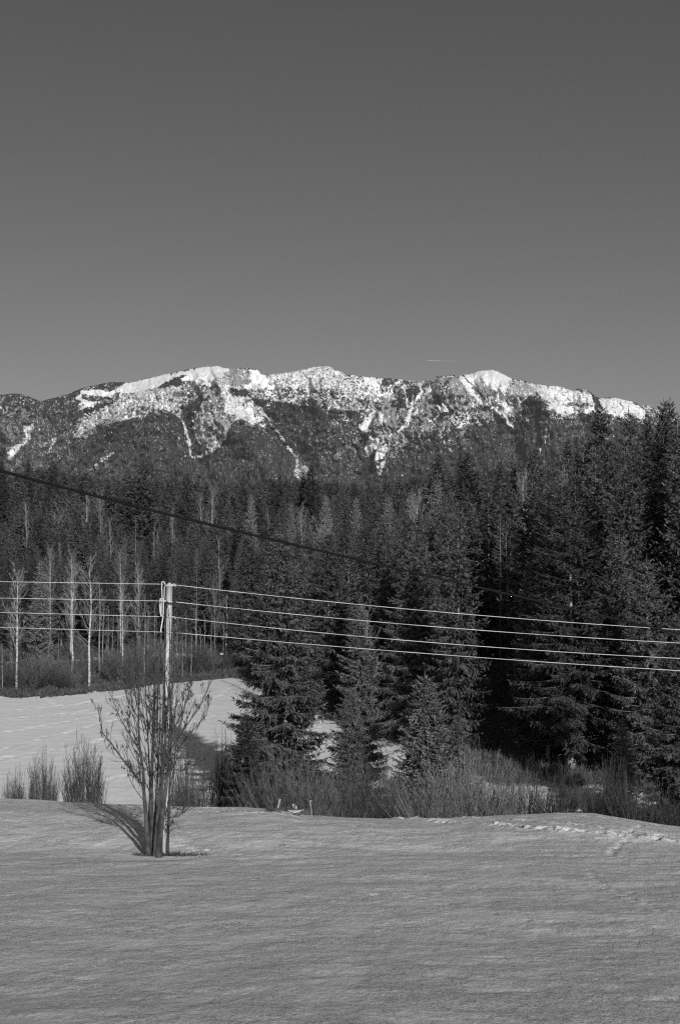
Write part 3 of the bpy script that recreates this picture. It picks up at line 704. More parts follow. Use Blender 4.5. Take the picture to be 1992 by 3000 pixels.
def tree_at(name, var, px, D, top, width=1.0, label=None, group=None, cat='tree', rz=None):
    x = (px - CX) / FPX * D; z0 = gz(x, D); H = -(top - HY) / FPX * D - z0
    return place_tree(name, var, x, D, H, rz, width, label, cat, group)

placed = []
def T(name, var, px, D, top, width, label, rz=None):
    placed.append(((px - CX) / FPX * D, D)); return tree_at(name, var, px, D, top, width, label, rz=rz)

# the row of spruces between the ditch and the bright slope
T('spruce_tree', V_NEAR[0], 820, 75, 1560, 0.94, 'big drooping spruce left of the gap where the snow slope shows', 0.3)
T('spruce_tree', V_NEAR[2], 716, 63.5, 2085, 1.1, 'low broad spruce skirt at the left foot of the big drooping spruce', 1.1)
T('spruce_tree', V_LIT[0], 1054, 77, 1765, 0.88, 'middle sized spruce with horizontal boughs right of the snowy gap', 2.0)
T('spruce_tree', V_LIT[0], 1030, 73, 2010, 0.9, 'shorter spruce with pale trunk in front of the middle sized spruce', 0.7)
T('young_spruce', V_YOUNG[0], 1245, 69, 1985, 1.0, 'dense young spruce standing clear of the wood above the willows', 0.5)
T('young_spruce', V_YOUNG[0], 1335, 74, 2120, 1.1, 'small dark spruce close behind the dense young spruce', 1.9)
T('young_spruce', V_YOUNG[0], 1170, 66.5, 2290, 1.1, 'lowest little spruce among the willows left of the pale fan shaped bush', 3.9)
T('young_fir', V_FIR[0], 1823, 72, 2100, 1.35, 'young pale fir with a bare leading shoot behind the right hand shrubs', 0.4)
T('spruce_tree', V_NEAR[2], 1990, 67, 1800, 1.0, 'nearest spruce cut by the right edge of the picture, its boughs reaching low', 4.0)
T('spruce_tree', V_TALL[0], 1672, 82, 1490, 1.15, 'large spruce with sunlit trunk foot and shelving boughs above the bright snow strip', 2.6)
T('spruce_tree', V_TALL[1], 1606, 84, 1585, 0.75, 'spruce close at the left of the large one above the snow strip', 5.0)
T('spruce_tree', V_NEAR[1], 1548, 86, 1640, 0.6, 'spruce on the right rim of the black gap in the wood', 3.3)
T('spruce_tree', V_NEAR[0], 1812, 84, 1560, 0.85, 'dense spruce right of the large one above the snow strip', 1.6)
T('spruce_tree', V_NEAR[1], 1895, 79, 1640, 1.05, 'spruce left of the nearest one at the right edge', 0.9)
T('spruce_tree', V_NEAR[0], 1322, 92, 1730, 0.62, 'spruce with slanting boughs on the left rim of the black gap in the wood', 2.2)
T('spruce_tree', V_NEAR[2], 1215, 97, 1570, 1.0, 'tall spruce rising behind the dense young spruce', 5.5)
T('spruce_tree', V_NEAR[1], 1130, 103, 1600, 1.0, 'spruce with slanting boughs behind the middle sized spruce', 4.2)
T('spruce_tree', V_NEAR[0], 965, 114, 1560, 0.95, 'spruce over the dark hollow at the top of the snowy gap', 3.8)
T('spruce_tree', V_MID[0], 728, 146, 1540, 0.9, 'layered dark spruce left behind the big drooping spruce', 3.2)
T('silver_fir', V_FIR[0], 122, 138, 1640, 1.0, 'pale small fir between the two left birches', 1.2)
# spruces that stand up against the mountain and the sky
for px, top, D, w, lb in [(1754, 1192, 128, 0.95, 'tall spruce standing alone against the snowy ridge, second cluster from the right'), (1840, 1204, 140, 0.7, 'slim spruce tip before the snow between the two tallest groups'),
        (1898, 1222, 132, 0.8, 'spruce tip just left of the twin tips at the right'), (1941, 1178, 124, 0.7, 'left one of the twin spruce tips rising into the sky at the right'), (1962, 1173, 126, 0.65, 'right one of the twin spruce tips rising into the sky'),
        (1665, 1293, 136, 0.9, 'spruce tip below the notched snowy crest, left of the lone tall spruce'), (1566, 1306, 145, 0.9, 'spruce tip under the bare rocky ridge shoulder'), (1500, 1345, 150, 0.95, 'rounded spruce tip right of the tallest centre pair'),
        (1464, 1346, 170, 0.85, 'small pointed spruce right of the tallest centre pair'), (1368, 1319, 175, 1.05, 'right one of the two tall layered spruces at centre right'), (1282, 1322, 178, 1.1, 'left one of the two tall layered spruces at centre right'),
        (1170, 1389, 200, 0.9, 'spruce tip left of the two tall layered spruces'), (912, 1357, 260, 0.85, 'highest spruce tip under the mountain centre'), (886, 1380, 265, 0.8, 'spruce tip just left of the highest one under the mountain centre'),
        (714, 1389, 280, 0.8, 'single spruce tip below the dark forested spur'), (548, 1382, 270, 0.95, 'spruce tip under the narrow rocky gully'), (418, 1344, 245, 1.1, 'tallest spruce of the left skyline, broad and pointed'),
        (376, 1372, 250, 1.0, 'spruce leaning on the left side of the tallest left one'), (156, 1347, 300, 0.8, 'spruce tip under the scree streak on the far left flank'), (83, 1344, 300, 0.75, 'spruce tip near the left edge below the white chute'), (6, 1338, 290, 0.8, 'spruce tip cut by the left edge of the picture')]:
    T('spruce_tree', V_CONE[abs(px) % 2], px, D, top, w * (0.92 if D > 140 else 1.0), lb)
for px, top, D, w, lb in [(1280, 1400, 150, 1.0, 'silvery fir below the left of the two tall layered spruces'), (1205, 1440, 160, 0.9, 'silvery layered fir left of centre right'), (1045, 1455, 175, 0.8, 'silvery fir above the middle of the wood, right of the mountain foot'),
        (955, 1450, 180, 0.8, 'left of the silvery firs over the middle of the wood'), (1135, 1450, 165, 0.9, 'silvery fir between two others over the middle of the wood'), (735, 1445, 190, 0.7, 'small bright fir high in the wood above the big drooping spruce'), (855, 1470, 190, 0.65, 'narrow bright fir high in the wood near the mountain foot')]:
    T('silver_fir', V_FIR[0], px, D, top, w, lb)
for px, top, D, w, k, lb in [(1828, 1295, 118, 1.0, 0, 'pale leafless larch in front of the slim spruce at the right'), (1984, 1200, 112, 1.15, 1, 'bare larch with long side twigs at the right edge'), (868, 1640, 112, 1.0, 0, 'pale feathery larch beside the big drooping spruce'),
        (175, 1590, 200, 1.0, 1, 'pale larch crown above the left birches'), (398, 1510, 190, 0.9, 0, 'light pointed larch above the wooden pole'), (368, 1570, 180, 0.9, 1, 'light larch left above the wooden pole'), (1540, 1500, 118, 0.9, 1, 'sparse larch with a pale stem on the right slope'),
        (1465, 1500, 120, 0.8, 0, 'sparse thin larch above the black gap')]:
    T('larch_tree', V_LARCH[k], px, D, top, w, lb)

# the wood itself
SKY = np.array([(-400, 1350), (0, 1372), (160, 1365), (300, 1400), (420, 1395), (550, 1405), (700, 1412), (900, 1395), (1050, 1412), (1150, 1405), (1280, 1375), (1370, 1362), (1480, 1375), (1560, 1345), (1660, 1335), (1750, 1300), (1850, 1310), (1940, 1250), (2000, 1235), (2400, 1190)], float)
NEARTOP = np.array([(-400, 1690), (0, 1690), (300, 1680), (680, 1640), (900, 1610), (1100, 1560), (1300, 1470), (1500, 1420), (1650, 1360), (1750, 1310), (1900, 1260), (2000, 1230), (2400, 1200)], float)
cand = []
D = 78.0
while D < 430:
    sp = 4.2 + (D - 78) * 0.0060
    half = 0.27 * D + 4
    for x in np.arange(-half, half + (22 if D < 150 else 0), sp):
        xx = x + random.uniform(-0.42, 0.42) * sp; yy = D + random.uniform(-0.42, 0.42) * sp
        px = CX + FPX * xx / yy; e = float(edge_d(px))
        lim = e + (27 if px < 640 else (27 - 22 * min(1, (px - 640) / 200)))
        if yy < lim: continue
        if 1368 < px < 1478 and yy < 128: continue
        if any((xx - a) ** 2 + (yy - b_) ** 2 < (2.0 if yy > 110 else 2.8) ** 2 for a, b_ in placed): continue
        t = min(1.0, (yy - e) / (310 - e))
        top = np.interp(px, NEARTOP[:, 0], NEARTOP[:, 1]) * (1 - t) + np.interp(px, SKY[:, 0], SKY[:, 1]) * t + abs(random.gauss(0, 48)) * (1 - 0.1 * t)
        z0 = gz(xx, yy); H = -(top - HY) / FPX * yy - z0
        H = min(H, random.uniform(21, 27)); 
        if H < 5: continue
        cand.append((xx, yy, z0, H, px))
    D += sp * 0.9
inframe = [c for c in cand if -40 < c[4] < 2032]
inframe.sort(key=lambda c: c[1])
NIND = 225
indiv = inframe[:NIND]
# keep single trees on the left side too, where the near rows of the wood begin farther off
left = [c for c in inframe[NIND:] if c[4] < 700][:45]
chosen = set(id(c) for c in indiv + left)
ZONES = [(-100, 330, 'dark spruces in the wood behind the left birches', 'dark spruce in the wood behind the left birches'),
         (330, 700, 'dark spruces in the wood behind the wooden pole', 'dark spruce in the wood behind the wooden pole'),
         (700, 1010, 'dark spruces around the big drooping spruce', 'dark spruce of the wood behind the big drooping spruce'),
         (1010, 1400, 'dark spruces left of the black gap', 'dark spruce packed in the wood left of the black gap'),
         (1400, 1720, 'dark spruces right of the black gap', 'dark spruce packed on the slope right of the black gap'),
         (1720, 2200, 'dark spruces at the right end of the wood', 'dark tall spruce packed at the right end of the wood')]
ORD = ['leftmost', 'second from left', 'third from left', 'fourth from left', 'fifth from left', 'sixth from left', 'seventh from left', 'eighth from left', 'ninth from left', 'tenth from left', 'eleventh from left', 'twelfth from left']
front_rank = {}
for zn in ZONES:
    fr_ = sorted([c for c in indiv + left if zn[0] <= c[4] < zn[1] and c[1] <= edge_d(c[4]) + (34 if c[4] < 700 else 22)], key=lambda c: c[4])
    for k, c in enumerate(fr_): front_rank[id(c)] = (k, len(fr_))
for c in indiv + left:
    zn = next(z for z in ZONES if z[0] <= c[4] < z[1])
    back = c[1] > edge_d(c[4]) + (34 if c[4] < 700 else 22)
    row_ = ', back rows' if back else ', front rows'
    v = random.choice(V_MID if c[1] > 95 else V_MID + V_NEAR)
    lab = zn[3] + row_
    if not back:
        k, n_ = front_rank[id(c)]
        where = ORD[k] if k < 7 else ('rightmost' if k == n_ - 1 else ORD[min(k, 11)])
        lab = '%s of the front row %s' % (where, zn[2])
    place_tree('spruce_tree', v, c[0], c[1], c[3], None, random.uniform(0.82, 1.12), lab, 'tree', zn[2] + row_, z=c[2])
rest = [c for c in cand if id(c) not in chosen]

# everything behind them: one mass of spruces, instanced on points
def variant_object(var, name):
    tm, cm, H0, R0 = var
    b = MB()
    for me_, off in ((tm, 2), (cm, 0)):
        n = len(me_.vertices); co = np.empty(n * 3, np.float32); me_.vertices.foreach_get('co', co)
        sizes = np.empty(len(me_.polygons), np.int32); me_.polygons.foreach_get('loop_total', sizes)
        li = np.empty(len(me_.loops), np.int32); me_.loops.foreach_get('vertex_index', li)
        mi = np.empty(len(me_.polygons), np.int32); me_.polygons.foreach_get('material_index', mi)
        st = np.concatenate([[0], np.cumsum(sizes)[:-1]])
        base_n = b.n
        b.v.append(co.reshape(-1, 3)); b.n += n
        q = sizes == 4
        b.q.append(np.stack([li[st[q] + k] for k in range(4)], 1) + base_n); b.qm.append(mi[q] + off)
        t = sizes == 3
        if t.any(): b.t.append(np.stack([li[st[t] + k] for k in range(3)], 1) + base_n); b.tm.append(mi[t] + off)
    return bpy.data.objects.new(name, b.mesh(name, [M['needle'], M['dead_twig'], M['bark']]))
V_FAR = [spruce(61, 16, 3.5, 3.1, 0.2, 1.0, 1.7, shape=0.7), spruce(62, 16, 3.1, 3.1, 0.25, 0.8, 1.7, shape=0.7), spruce(63, 16, 3.7, 3.1, 0.2, 1.2, 1.7, shape=0.72)]
fars = [variant_object(v, 'spruce_source') for v in V_FAR]
pm = bpy.data.meshes.new('distant_forest')
pm.from_pydata([(c[0], c[1], c[2]) for c in rest], [], [])
def attr(nm, typ, vals):
    a = pm.attributes.new(nm, typ, 'POINT'); a.data.foreach_set('value', vals)
attr('kind_of_tree', 'INT', np.array([random.randrange(3) for _ in rest], np.int32))
attr('size', 'FLOAT', np.array([c[3] / 16.0 for c in rest], np.float32))
attr('turn', 'FLOAT', np.array([random.uniform(0, 6.28) for _ in rest], np.float32))
ng = bpy.data.node_groups.new('scatter_spruces', 'GeometryNodeTree')
ng.interface.new_socket('Geometry', in_out='INPUT', socket_type='NodeSocketGeometry'); ng.interface.new_socket('Geometry', in_out='OUTPUT', socket_type='NodeSocketGeometry')
N_, L_ = ng.nodes, ng.links
gi, go = N_.new('NodeGroupInput'), N_.new('NodeGroupOutput')
jn = N_.new('GeometryNodeJoinGeometry')
def named(nm, typ):
    a = N_.new('GeometryNodeInputNamedAttribute'); a.data_type = typ; a.inputs['Name'].default_value = nm; return a.outputs['Attribute']
kk, sz, tu = named('kind_of_tree', 'INT'), named('size', 'FLOAT'), named('turn', 'FLOAT')
cx_ = N_.new('ShaderNodeCombineXYZ'); L_.new(tu, cx_.inputs['Z'])
for k, fo in enumerate(fars):
    cmpn = N_.new('FunctionNodeCompare'); cmpn.data_type = 'INT'; cmpn.operation = 'EQUAL'
    L_.new(kk, cmpn.inputs[2]); cmpn.inputs[3].default_value = k
    oi = N_.new('GeometryNodeObjectInfo'); oi.inputs['Object'].default_value = fo; oi.inputs['As Instance'].default_value = True
    ip = N_.new('GeometryNodeInstanceOnPoints')
    L_.new(gi.outputs[0], ip.inputs['Points']); L_.new(cmpn.outputs[0], ip.inputs['Selection']); L_.new(oi.outputs['Geometry'], ip.inputs['Instance'])
    L_.new(cx_.outputs[0], ip.inputs['Rotation']); L_.new(sz, ip.inputs['Scale']); L_.new(ip.outputs[0], jn.inputs[0])
L_.new(jn.outputs[0], go.inputs[0])
fo_ = obj('distant_forest', pm)
fo_.modifiers.new('scatter', 'NODES').node_group = ng
tag(fo_, 'mass of dark spruces filling the hillside behind the nearer trees', kind='stuff')
print('TREES', len(indiv) + len(left), 'rest', len(rest))

# ---------------------------------------------------------------- leafless trees and shrubs
def grow(b, p, d, L, rad, lvl, r, cfg, mi=0, ends=None):
    n = 5 if lvl < 2 else 4
    P = [np.array(p, float)]; dd = np.array(d, float) / np.linalg.norm(d)
    for k in range(n - 1):
        dd = dd + r.normal(0, cfg.get('wob', 0.09), 3) + np.array([0, 0, cfg.get('up', 0.08)]); dd /= np.linalg.norm(dd)
        P.append(P[-1] + dd * L / (n - 1))
    P = np.array(P)
    b.tube(P, np.linspace(rad, rad * 0.45, n), 6 if lvl == 0 else (4 if lvl == 1 else 3), mi if lvl == 0 else cfg.get('twig_mi', mi))
    if ends is not None and lvl >= 1: ends.append(P[-1]); ends.append(P[-2])
    if lvl >= cfg['levels']: return
    nc = cfg['kids'][lvl]
    for k in range(nc):
        t = r.uniform(cfg['start'][lvl], 0.98); i = min(int(t * (n - 1)), n - 2); fr = t * (n - 1) - i
        q = P[i] * (1 - fr) + P[i + 1] * fr; ax = P[i + 1] - P[i]; ax /= np.linalg.norm(ax)
        rd = r.normal(size=3); rd -= rd @ ax * ax; rd /= np.linalg.norm(rd) + 1e-9
        ang = r.uniform(*cfg['ang'])
        nd = ax * math.cos(ang) + rd * math.sin(ang)
        grow(b, q, nd, L * r.uniform(*cfg['ratio']) * (1.15 - 0.6 * t), max(rad * (1 - 0.55 * t) * 0.55, cfg['minr']), lvl + 1, r, cfg, mi, ends)

def bare_tree(seed, H, kind='birch', r0=None):
    r = np.random.default_rng(seed); tb, cb = MB(), MB()
    n = 10; z = np.linspace(-0.2, H * 0.97, n); w = np.cumsum(r.normal(0, 0.05 * H / 11, (n, 2)), axis=0); w -= w[0]
    P = np.stack([w[:, 0], w[:, 1], z], 1); r0 = r0 or 0.0095 * H + 0.015
    tb.tube(P, r0 * (1 - np.linspace(0, 0.93, n)) ** 0.8, 8)
    cfg = dict(levels=3, kids=[6, 4, 3, 0], start=[0.2, 0.2, 0.2], ang=(0.3, 0.65), ratio=(0.4, 0.62), minr=0.009, up=0.10, wob=0.08)
    nb = int({'birch': 44, 'beech': 30, 'thin': 16}[kind] * H / 11)
    st = {'birch': 0.30, 'beech': 0.18, 'thin': 0.45}[kind]
    for k in range(nb):
        t = st + (0.96 - st) * (k / nb) ** 0.85; zz = t * H
        q = np.array([np.interp(zz, z, P[:, 0]), np.interp(zz, z, P[:, 1]), zz]); a = r.uniform(0, 6.28)
        L = H * {'birch': 0.24, 'beech': 0.42, 'thin': 0.14}[kind] * (1.05 - t * 0.62) * r.uniform(0.6, 1.1); el = r.uniform(0.7, 1.15)
        grow(cb, q, [math.cos(a) * math.cos(el), math.sin(a) * math.cos(el), math.sin(el)], L, max(0.012, r0 * 0.30 * (1.1 - t)), 1, r, cfg)
    bk = {'birch': 'birch', 'beech': 'beech', 'thin': 'beech'}[kind]
    return tb.mesh('trunk', [M[bk]], True), cb.mesh('crown', [M['birch_twig']]), H, 1.0

B = {k: [bare_tree(s, 11, kk_) for s in ss_] for k, kk_, ss_ in (('birch', 'birch', (71, 72, 73)), ('thin', 'thin', (74, 75)), ('beech', 'beech', (76, 77)))}
def BT(kind, vi, px, base_y, top, label, D=None, width=1.0, rz=None, group=None):
    if D is None:
        x, D = hit(px, base_y, 100, 300)
    else: x = (px - CX) / FPX * D
    z0 = gz(x, D); H = -(top - HY) / FPX * D - z0
    return place_tree('birch_tree' if kind == 'birch' else ('slender_tree' if kind == 'thin' else 'leafless_tree'), B[kind][vi], x, D, H, rz, width, label, 'tree', group, z=z0)
BT('birch', 0, 50, 2020, 1668, 'leftmost white birch with a straight trunk at the snow edge', rz=0.5)
BT('birch', 1, 210, 2000, 1650, 'white birch left of the spotted one, its trunk forking high', rz=2.0)
BT('birch', 2, 262, 2008, 1628, 'tallest birch with dark spots on a thick pale trunk', rz=3.2)
BT('birch', 1, 362, 1985, 1700, 'birch halfway between the spotted birch and the wooden pole', rz=4.4, width=0.9)
BT('thin', 0, 8, 2025, 1880, 'thin pale sapling at the very left edge', rz=1)
BT('thin', 1, 36, 1990, 1780, 'thin dark tree close beside the leftmost birch', D=131)
BT('thin', 0, 292, 1975, 1700, 'slim tree just right of the spotted birch', D=137)
BT('thin', 1, 302, 1960, 1740, 'second slim stem right of the spotted birch', D=141)
BT('birch', 0, 405, 1985, 1665, 'slim birch left of the pole behind the top wire', D=140, width=0.75)
BT('thin', 0, 424, 1985, 1735, 'slim sapling just left of the pole below the second wire', D=136)
BT('thin', 1, 432, 1960, 1770, 'thin sapling hidden partly by the pole bush', D=142)
BT('birch', 2, 664, 1935, 1735, 'small birch left of the big drooping spruce by the trail marker', D=150)
BT('thin', 0, 655, 1930, 1800, 'thin stem beside the trail marker', D=148)
BT('beech', 0, 632, 1940, 1690, 'spreading leafless tree right of the pole behind the second wire', D=152, width=0.8)
thin_pos = [(455, 146, 1760), (520, 143, 1810), (545, 150, 1790), (560, 141, 1840), (575, 148, 1775), (590, 144, 1830), (600, 152, 1800), (618, 147, 1815), (535, 139, 1850), (330, 140, 1790), (318, 145, 1770), (345, 150, 1800), (95, 139, 1850), (145, 134, 1880), (172, 137, 1860), (470, 138, 1830), (490, 150, 1790), (505, 141, 1820)]
for k, (px, D_, tp) in enumerate(thin_pos):
    grp = ('slender saplings right of the pole', 'slender bare sapling in the thicket right of the wooden pole') if px > 500 else (('slender saplings left of the pole', 'slender bare sapling in the thicket just left of the wooden pole') if px > 300 else ('slender saplings between the birches', 'slender bare sapling between the two left birches'))
    BT('thin', k % 2, px, 0, tp, grp[1], D=D_, group=grp[0], width=random.uniform(0.9, 1.3))
# bright leafless crowns standing in the wood: they grow between the spruces
for k, (kind, v, px, tp, D_, w, lb) in enumerate([
        ('beech', 0, 175, 1505, 235, 0.9, 'many stemmed bare tree crown above the left birches'), ('birch', 1, 255, 1440, 250, 0.7, 'bright slim birch high in the wood under the black cable'), ('birch', 0, 296, 1448, 245, 0.7, 'bright birch right of another one high in the wood'),
        ('birch', 2, 620, 1420, 255, 0.8, 'white branched birch near the skyline above the pole'), ('birch', 1, 588, 1450, 262, 0.6, 'slender birch left of the white branched birch near the skyline'), ('birch', 0, 714, 1672, 168, 0.8, 'bare birch in the wood left of the big drooping spruce'),
        ('beech', 1, 1322, 1575, 118, 0.6, 'bright spreading beech under the black cable'), ('beech', 0, 1260, 1660, 117, 0.7, 'grey beech with arching limbs left of the bright one'), ('birch', 2, 1778, 1490, 92, 0.75, 'tall pale birch between the spruces at the right'),
        ('thin', 0, 1820, 1470, 96, 1.2, 'thin bare tree right of the tall pale birch'), ('birch', 0, 1983, 1390, 88, 0.7, 'white birch top at the right edge above the wires'), ('birch', 1, 1078, 1770, 78, 0.6, 'thin bare birch leaning behind the middle sized spruce'),
        ('beech', 1, 935, 1540, 150, 0.8, 'bushy bare tree above the big drooping spruce'), ('thin', 1, 1486, 1540, 112, 1.2, 'bare stem above the black gap'), ('birch', 0, 505, 1500, 230, 0.6, 'slim birch in the wood straight above the pole')]):
    if kind == 'beech' and D_ < 120: D_ = D_ - 14
    BT(kind, v, px, 0, tp, lb, D=D_, width=w)

stem_zones = [(-20, 640, 'pale bare trees in the left half of the wood', 'pale bare tree showing between the dark spruces left of the big drooping spruce'),
              (640, 1420, 'pale bare trees in the middle of the wood', 'pale bare tree showing between the dark spruces in the middle of the wood'),
              (1420, 2010, 'pale bare trees in the right part of the wood', 'pale bare tree showing between the dark spruces right of the black gap')]
for k in range(44):
    px = random.uniform(-10, 2000); e = float(edge_d(px)); D_ = e + random.uniform(14, 120) ** 1.0; D_ = max(D_, e + 26) if px < 700 else D_
    if 1370 < px < 1470: continue
    t = min(1.0, (D_ - e) / (310 - e)); tp = np.interp(px, NEARTOP[:, 0], NEARTOP[:, 1]) * (1 - t) + np.interp(px, SKY[:, 0], SKY[:, 1]) * t - random.uniform(0, 45)
    zn = next(z for z in stem_zones if z[0] <= px < z[1])
    kind = random.choice(['birch', 'thin', 'thin', 'larch', 'larch'])
    x = (px - CX) / FPX * D_; z0 = gz(x, D_); H = -(tp - HY) / FPX * D_ - z0
    place_tree('bare_tree', V_LARCH[k % 2] if kind == 'larch' else B[kind][k % 2], x, D_, H, None, random.uniform(0.6, 0.9), zn[3], 'tree', zn[2], z=z0)

def shrub(seed, H, spread, stems, twigs, r0=0.012, fan=0.5, mat='willow', base=0.35, twig_len=0.35, dome=0.45, low=0.6):
    r = np.random.default_rng(seed); b = MB()
    for k in range(stems):
        a = r.uniform(0, 6.28); q = math.sqrt(r.uniform()); bx, by = base * q * math.cos(a), base * q * math.sin(a)
        L = H * r.uniform(low, 1.05) * (1.05 - dome * q * q); out = fan * q * r.uniform(0.6, 1.2) * spread / H
        n = 6; s = np.linspace(0, 1, n)
        cv = r.normal(0, 0.03, 2) * L
        P = np.stack([bx + math.cos(a) * out * L * s ** 0.85 + cv[0] * s * s, by + math.sin(a) * out * L * s ** 0.85 + cv[1] * s * s, -0.15 + L * s * (1 - 0.12 * out * s)], 1)
        P[1:-1, :2] += r.normal(0, 0.012 * L, (n - 2, 2))
        b.tube(P, np.linspace(r0 * r.uniform(0.8, 1.5), 0.004, n), 3)
        for t in range(twigs):
            f = r.uniform(0.3, 0.97); c = np.array([np.interp(f, s, P[:, m]) for m in range(3)]); ta = r.uniform(0, 6.28)
            tl2 = twig_len * L * r.uniform(0.3, 1.0) * (1.15 - f); e = r.uniform(0.6, 1.2)
            d = np.array([math.cos(ta) * math.cos(e), math.sin(ta) * math.cos(e), math.sin(e)])
            b.tube(np.array([c, c + d * tl2 * 0.5 + [0, 0, 0.02], c + d * tl2 + [0, 0, 0.08 * tl2]]), [0.006, 0.005, 0.0035], 3)
    return b.mesh('shrub', [M[mat]])
WK = dict(base=0.24, dome=0.40, low=0.66)
S_W = [shrub(81, 3.2, 3.0, 140, 9, 0.0085, 0.8, **WK), shrub(82, 3.2, 3.6, 130, 10, 0.0085, 0.85, **WK), shrub(83, 3.0, 2.6, 120, 9, 0.0085, 0.8, **WK), shrub(84, 3.4, 4.0, 75, 10, fan=1.0, **WK)]
S_P = [shrub(91, 3.2, 3.2, 140, 9, 0.0095, 0.85, mat='willow_pale', **WK), shrub(92, 3.2, 3.6, 130, 10, 0.0095, 0.85, mat='willow_pale', **WK)]
S_D = [shrub(86, 3.0, 1.8, 90, 9, mat='darkstem', base=0.4, dome=0.4), shrub(87, 3.0, 3.0, 80, 9, mat='darkstem', base=0.45, dome=0.4)]
S_R = shrub(88, 2.4, 1.5, 115, 15, r0=0.008, fan=0.6, mat='darkstem', base=0.5, twig_len=0.5, dome=0.42, low=0.72)
def put_shrub(me, px, D, top, width, label, name='willow_bush', group=None, cat='bush', H0=2.6):
    x = (px - CX) / FPX * D; z0 = gz(x, D); H = -(top - HY) / FPX * D - z0; s = max(H, 0.5) / H0
    o = obj(name, me); o.location = (x, D, z0); o.rotation_euler = (0, 0, random.uniform(0, 6.28)); o.scale = (width, width, s)
    return tag(o, label, cat, group)
put_shrub(S_R, 250, 63.5, 2222, 1.02, 'largest of the three round bushes on the crest left of the pole', 'round_bush', H0=1.75)
put_shrub(S_R, 125, 63.5, 2250, 0.75, 'middle one of the three round bushes on the crest at the left', 'round_bush', H0=1.75)
put_shrub(S_R, 43, 63.5, 2292, 0.58, 'smallest round bush on the crest near the left edge', 'round_bush', H0=1.75)
for px, D_, top, w, k, lb in [
    (772, 62.5, 2250, 1.0, 0, 'willow bush right behind the leaning wooden post'), (838, 62, 2232, 1.15, 1, 'tall willow bush over the trough and boards'),
    (905, 61.5, 2246, 1.0, 0, 'willow bush behind the thin stake'), (965, 62.5, 2256, 0.85, 2, 'willow bush below the snowy gap'), (1035, 62, 2240, 0.9, 1, 'pale stemmed willow bush under the middle sized spruce'),
    (1100, 62.5, 2246, 0.95, 0, 'willow bush left of the little low spruce'), (1150, 63, 2252, 0.8, 2, 'upright willow bush in front of the second patch of bright snow'), (1250, 60.5, 2262, 1.0, 3, 'fan shaped pale bush in front of the dense young spruce'),
    (1345, 62, 2228, 1.1, 0, 'pale tall willow bush right of the fan shaped one'), (1400, 61.5, 2215, 1.15, 1, 'brightest broad willow bush below the black gap'), (1455, 62, 2250, 0.8, 0, 'willow bush where the bright strip of snow begins'),
    (1570, 64, 2235, 1.0, 2, 'willow bush in front of the sunlit trunk feet'), (1790, 63, 2240, 1.1, 0, 'willow bush below the young pale fir'), (1850, 62, 2262, 1.0, 1, 'willow bush right of the young pale fir')]:
    put_shrub(S_D[k] if px > 1780 else (S_P[k] if 1320 < px < 1460 else (S_P[1] if k == 3 else S_W[k])), px, D_, top, w, lb)
for px, D_, top, w, k, lb in [
    (545, 67, 2195, 1.0, 0, 'dark shrub behind and right of the tree at the pole'), (600, 68, 2190, 1.0, 1, 'dark thicket shrub in the spruce shadow right of the pole'), (655, 68, 2160, 1.0, 0, 'dark upright thicket left of the big drooping spruce'),
    (480, 66, 2240, 0.9, 1, 'low dark shrub directly behind the pole'), (590, 64, 2290, 0.8, 1, 'low tangled shrub right of the pole on the crest'), (530, 63.5, 2280, 0.8, 0, 'low shrub peeping past the pole on its right'),
    (1510, 65, 2262, 1.0, 0, 'dark shrub left in front of the bright snow strip'), (1620, 65, 2250, 1.1, 1, 'round dark shrub in the middle of the bright snow strip'), (1650, 66, 2270, 0.8, 0, 'dark shrub right of the round one on the snow strip'),
    (1768, 64, 2235, 1.0, 1, 'tall dark shrub at the right end of the bright snow strip'), (1820, 64, 2250, 1.1, 0, 'dark shrub near the right side below the nearest spruces'), (1900, 61, 2290, 1.0, 1, 'low dark shrub at the right where the crest drops'), (1960, 60, 2330, 0.9, 0, 'lowest dark shrub in the right corner of the crest')]:
    put_shrub(S_D[k], px, D_, top, w, lb, 'dark_shrub')
# undergrowth at the edge of the far wood
for k in range(38):
    px = random.uniform(-10, 690); e = float(edge_d(px)); D_ = e + random.uniform(2, 13); x = (px - CX) / FPX * D_; z0 = gz(x, D_)
    g_ = ('undergrowth shrubs below the birches', 'leafless undergrowth shrub on the littered bank among the left birches') if px < 400 else ('undergrowth shrubs behind the pole', 'leafless undergrowth shrub on the littered bank behind the wooden pole')
    o = obj('undergrowth_shrub', (S_W + S_D)[k % 5]); o.location = (x, D_, z0); s = random.uniform(0.5, 1.25)
    o.rotation_euler = (0, 0, random.uniform(0, 6.28)); o.scale = (s * 1.1, s * 1.1, s); tag(o, g_[1], 'shrub', g_[0])

# dry grass, litter and fallen twigs: nobody could count them
def scatter(name, n, region, size, mat, label, up=0.8, w=0.03):
    pts = []
    while len(pts) < n:
        px = random.uniform(region[0], region[1]); D_ = random.uniform(region[2], region[3])
        if callable(region[4]) and not region[4](px, D_): continue
        pts.append(((px - CX) / FPX * D_, D_))
    pts = np.array(pts); z = ground(pts[:, 0], pts[:, 1]); P = np.stack([pts[:, 0], pts[:, 1], z - 0.03], 1)
    d = rng.normal(0, 0.5, (n, 3)); d[:, 2] = np.abs(d[:, 2]) + up
    b = MB(); b.blades(P, d, rng.uniform(size * 0.4, size, n), w, rng)
    return tag(obj(name, b.mesh(name, [M[mat]])), label, kind='stuff')
scatter('dry_grass', 9000, (-20, 2010, 57, 66, lambda p, d: perlin(np.array([p / 26.0]), np.array([d / 2.0]), 3)[0] > (0.28 if p < 640 else -0.2)), 0.5, 'grass', 'tufts of dry grass on the snowy lip behind the crest')
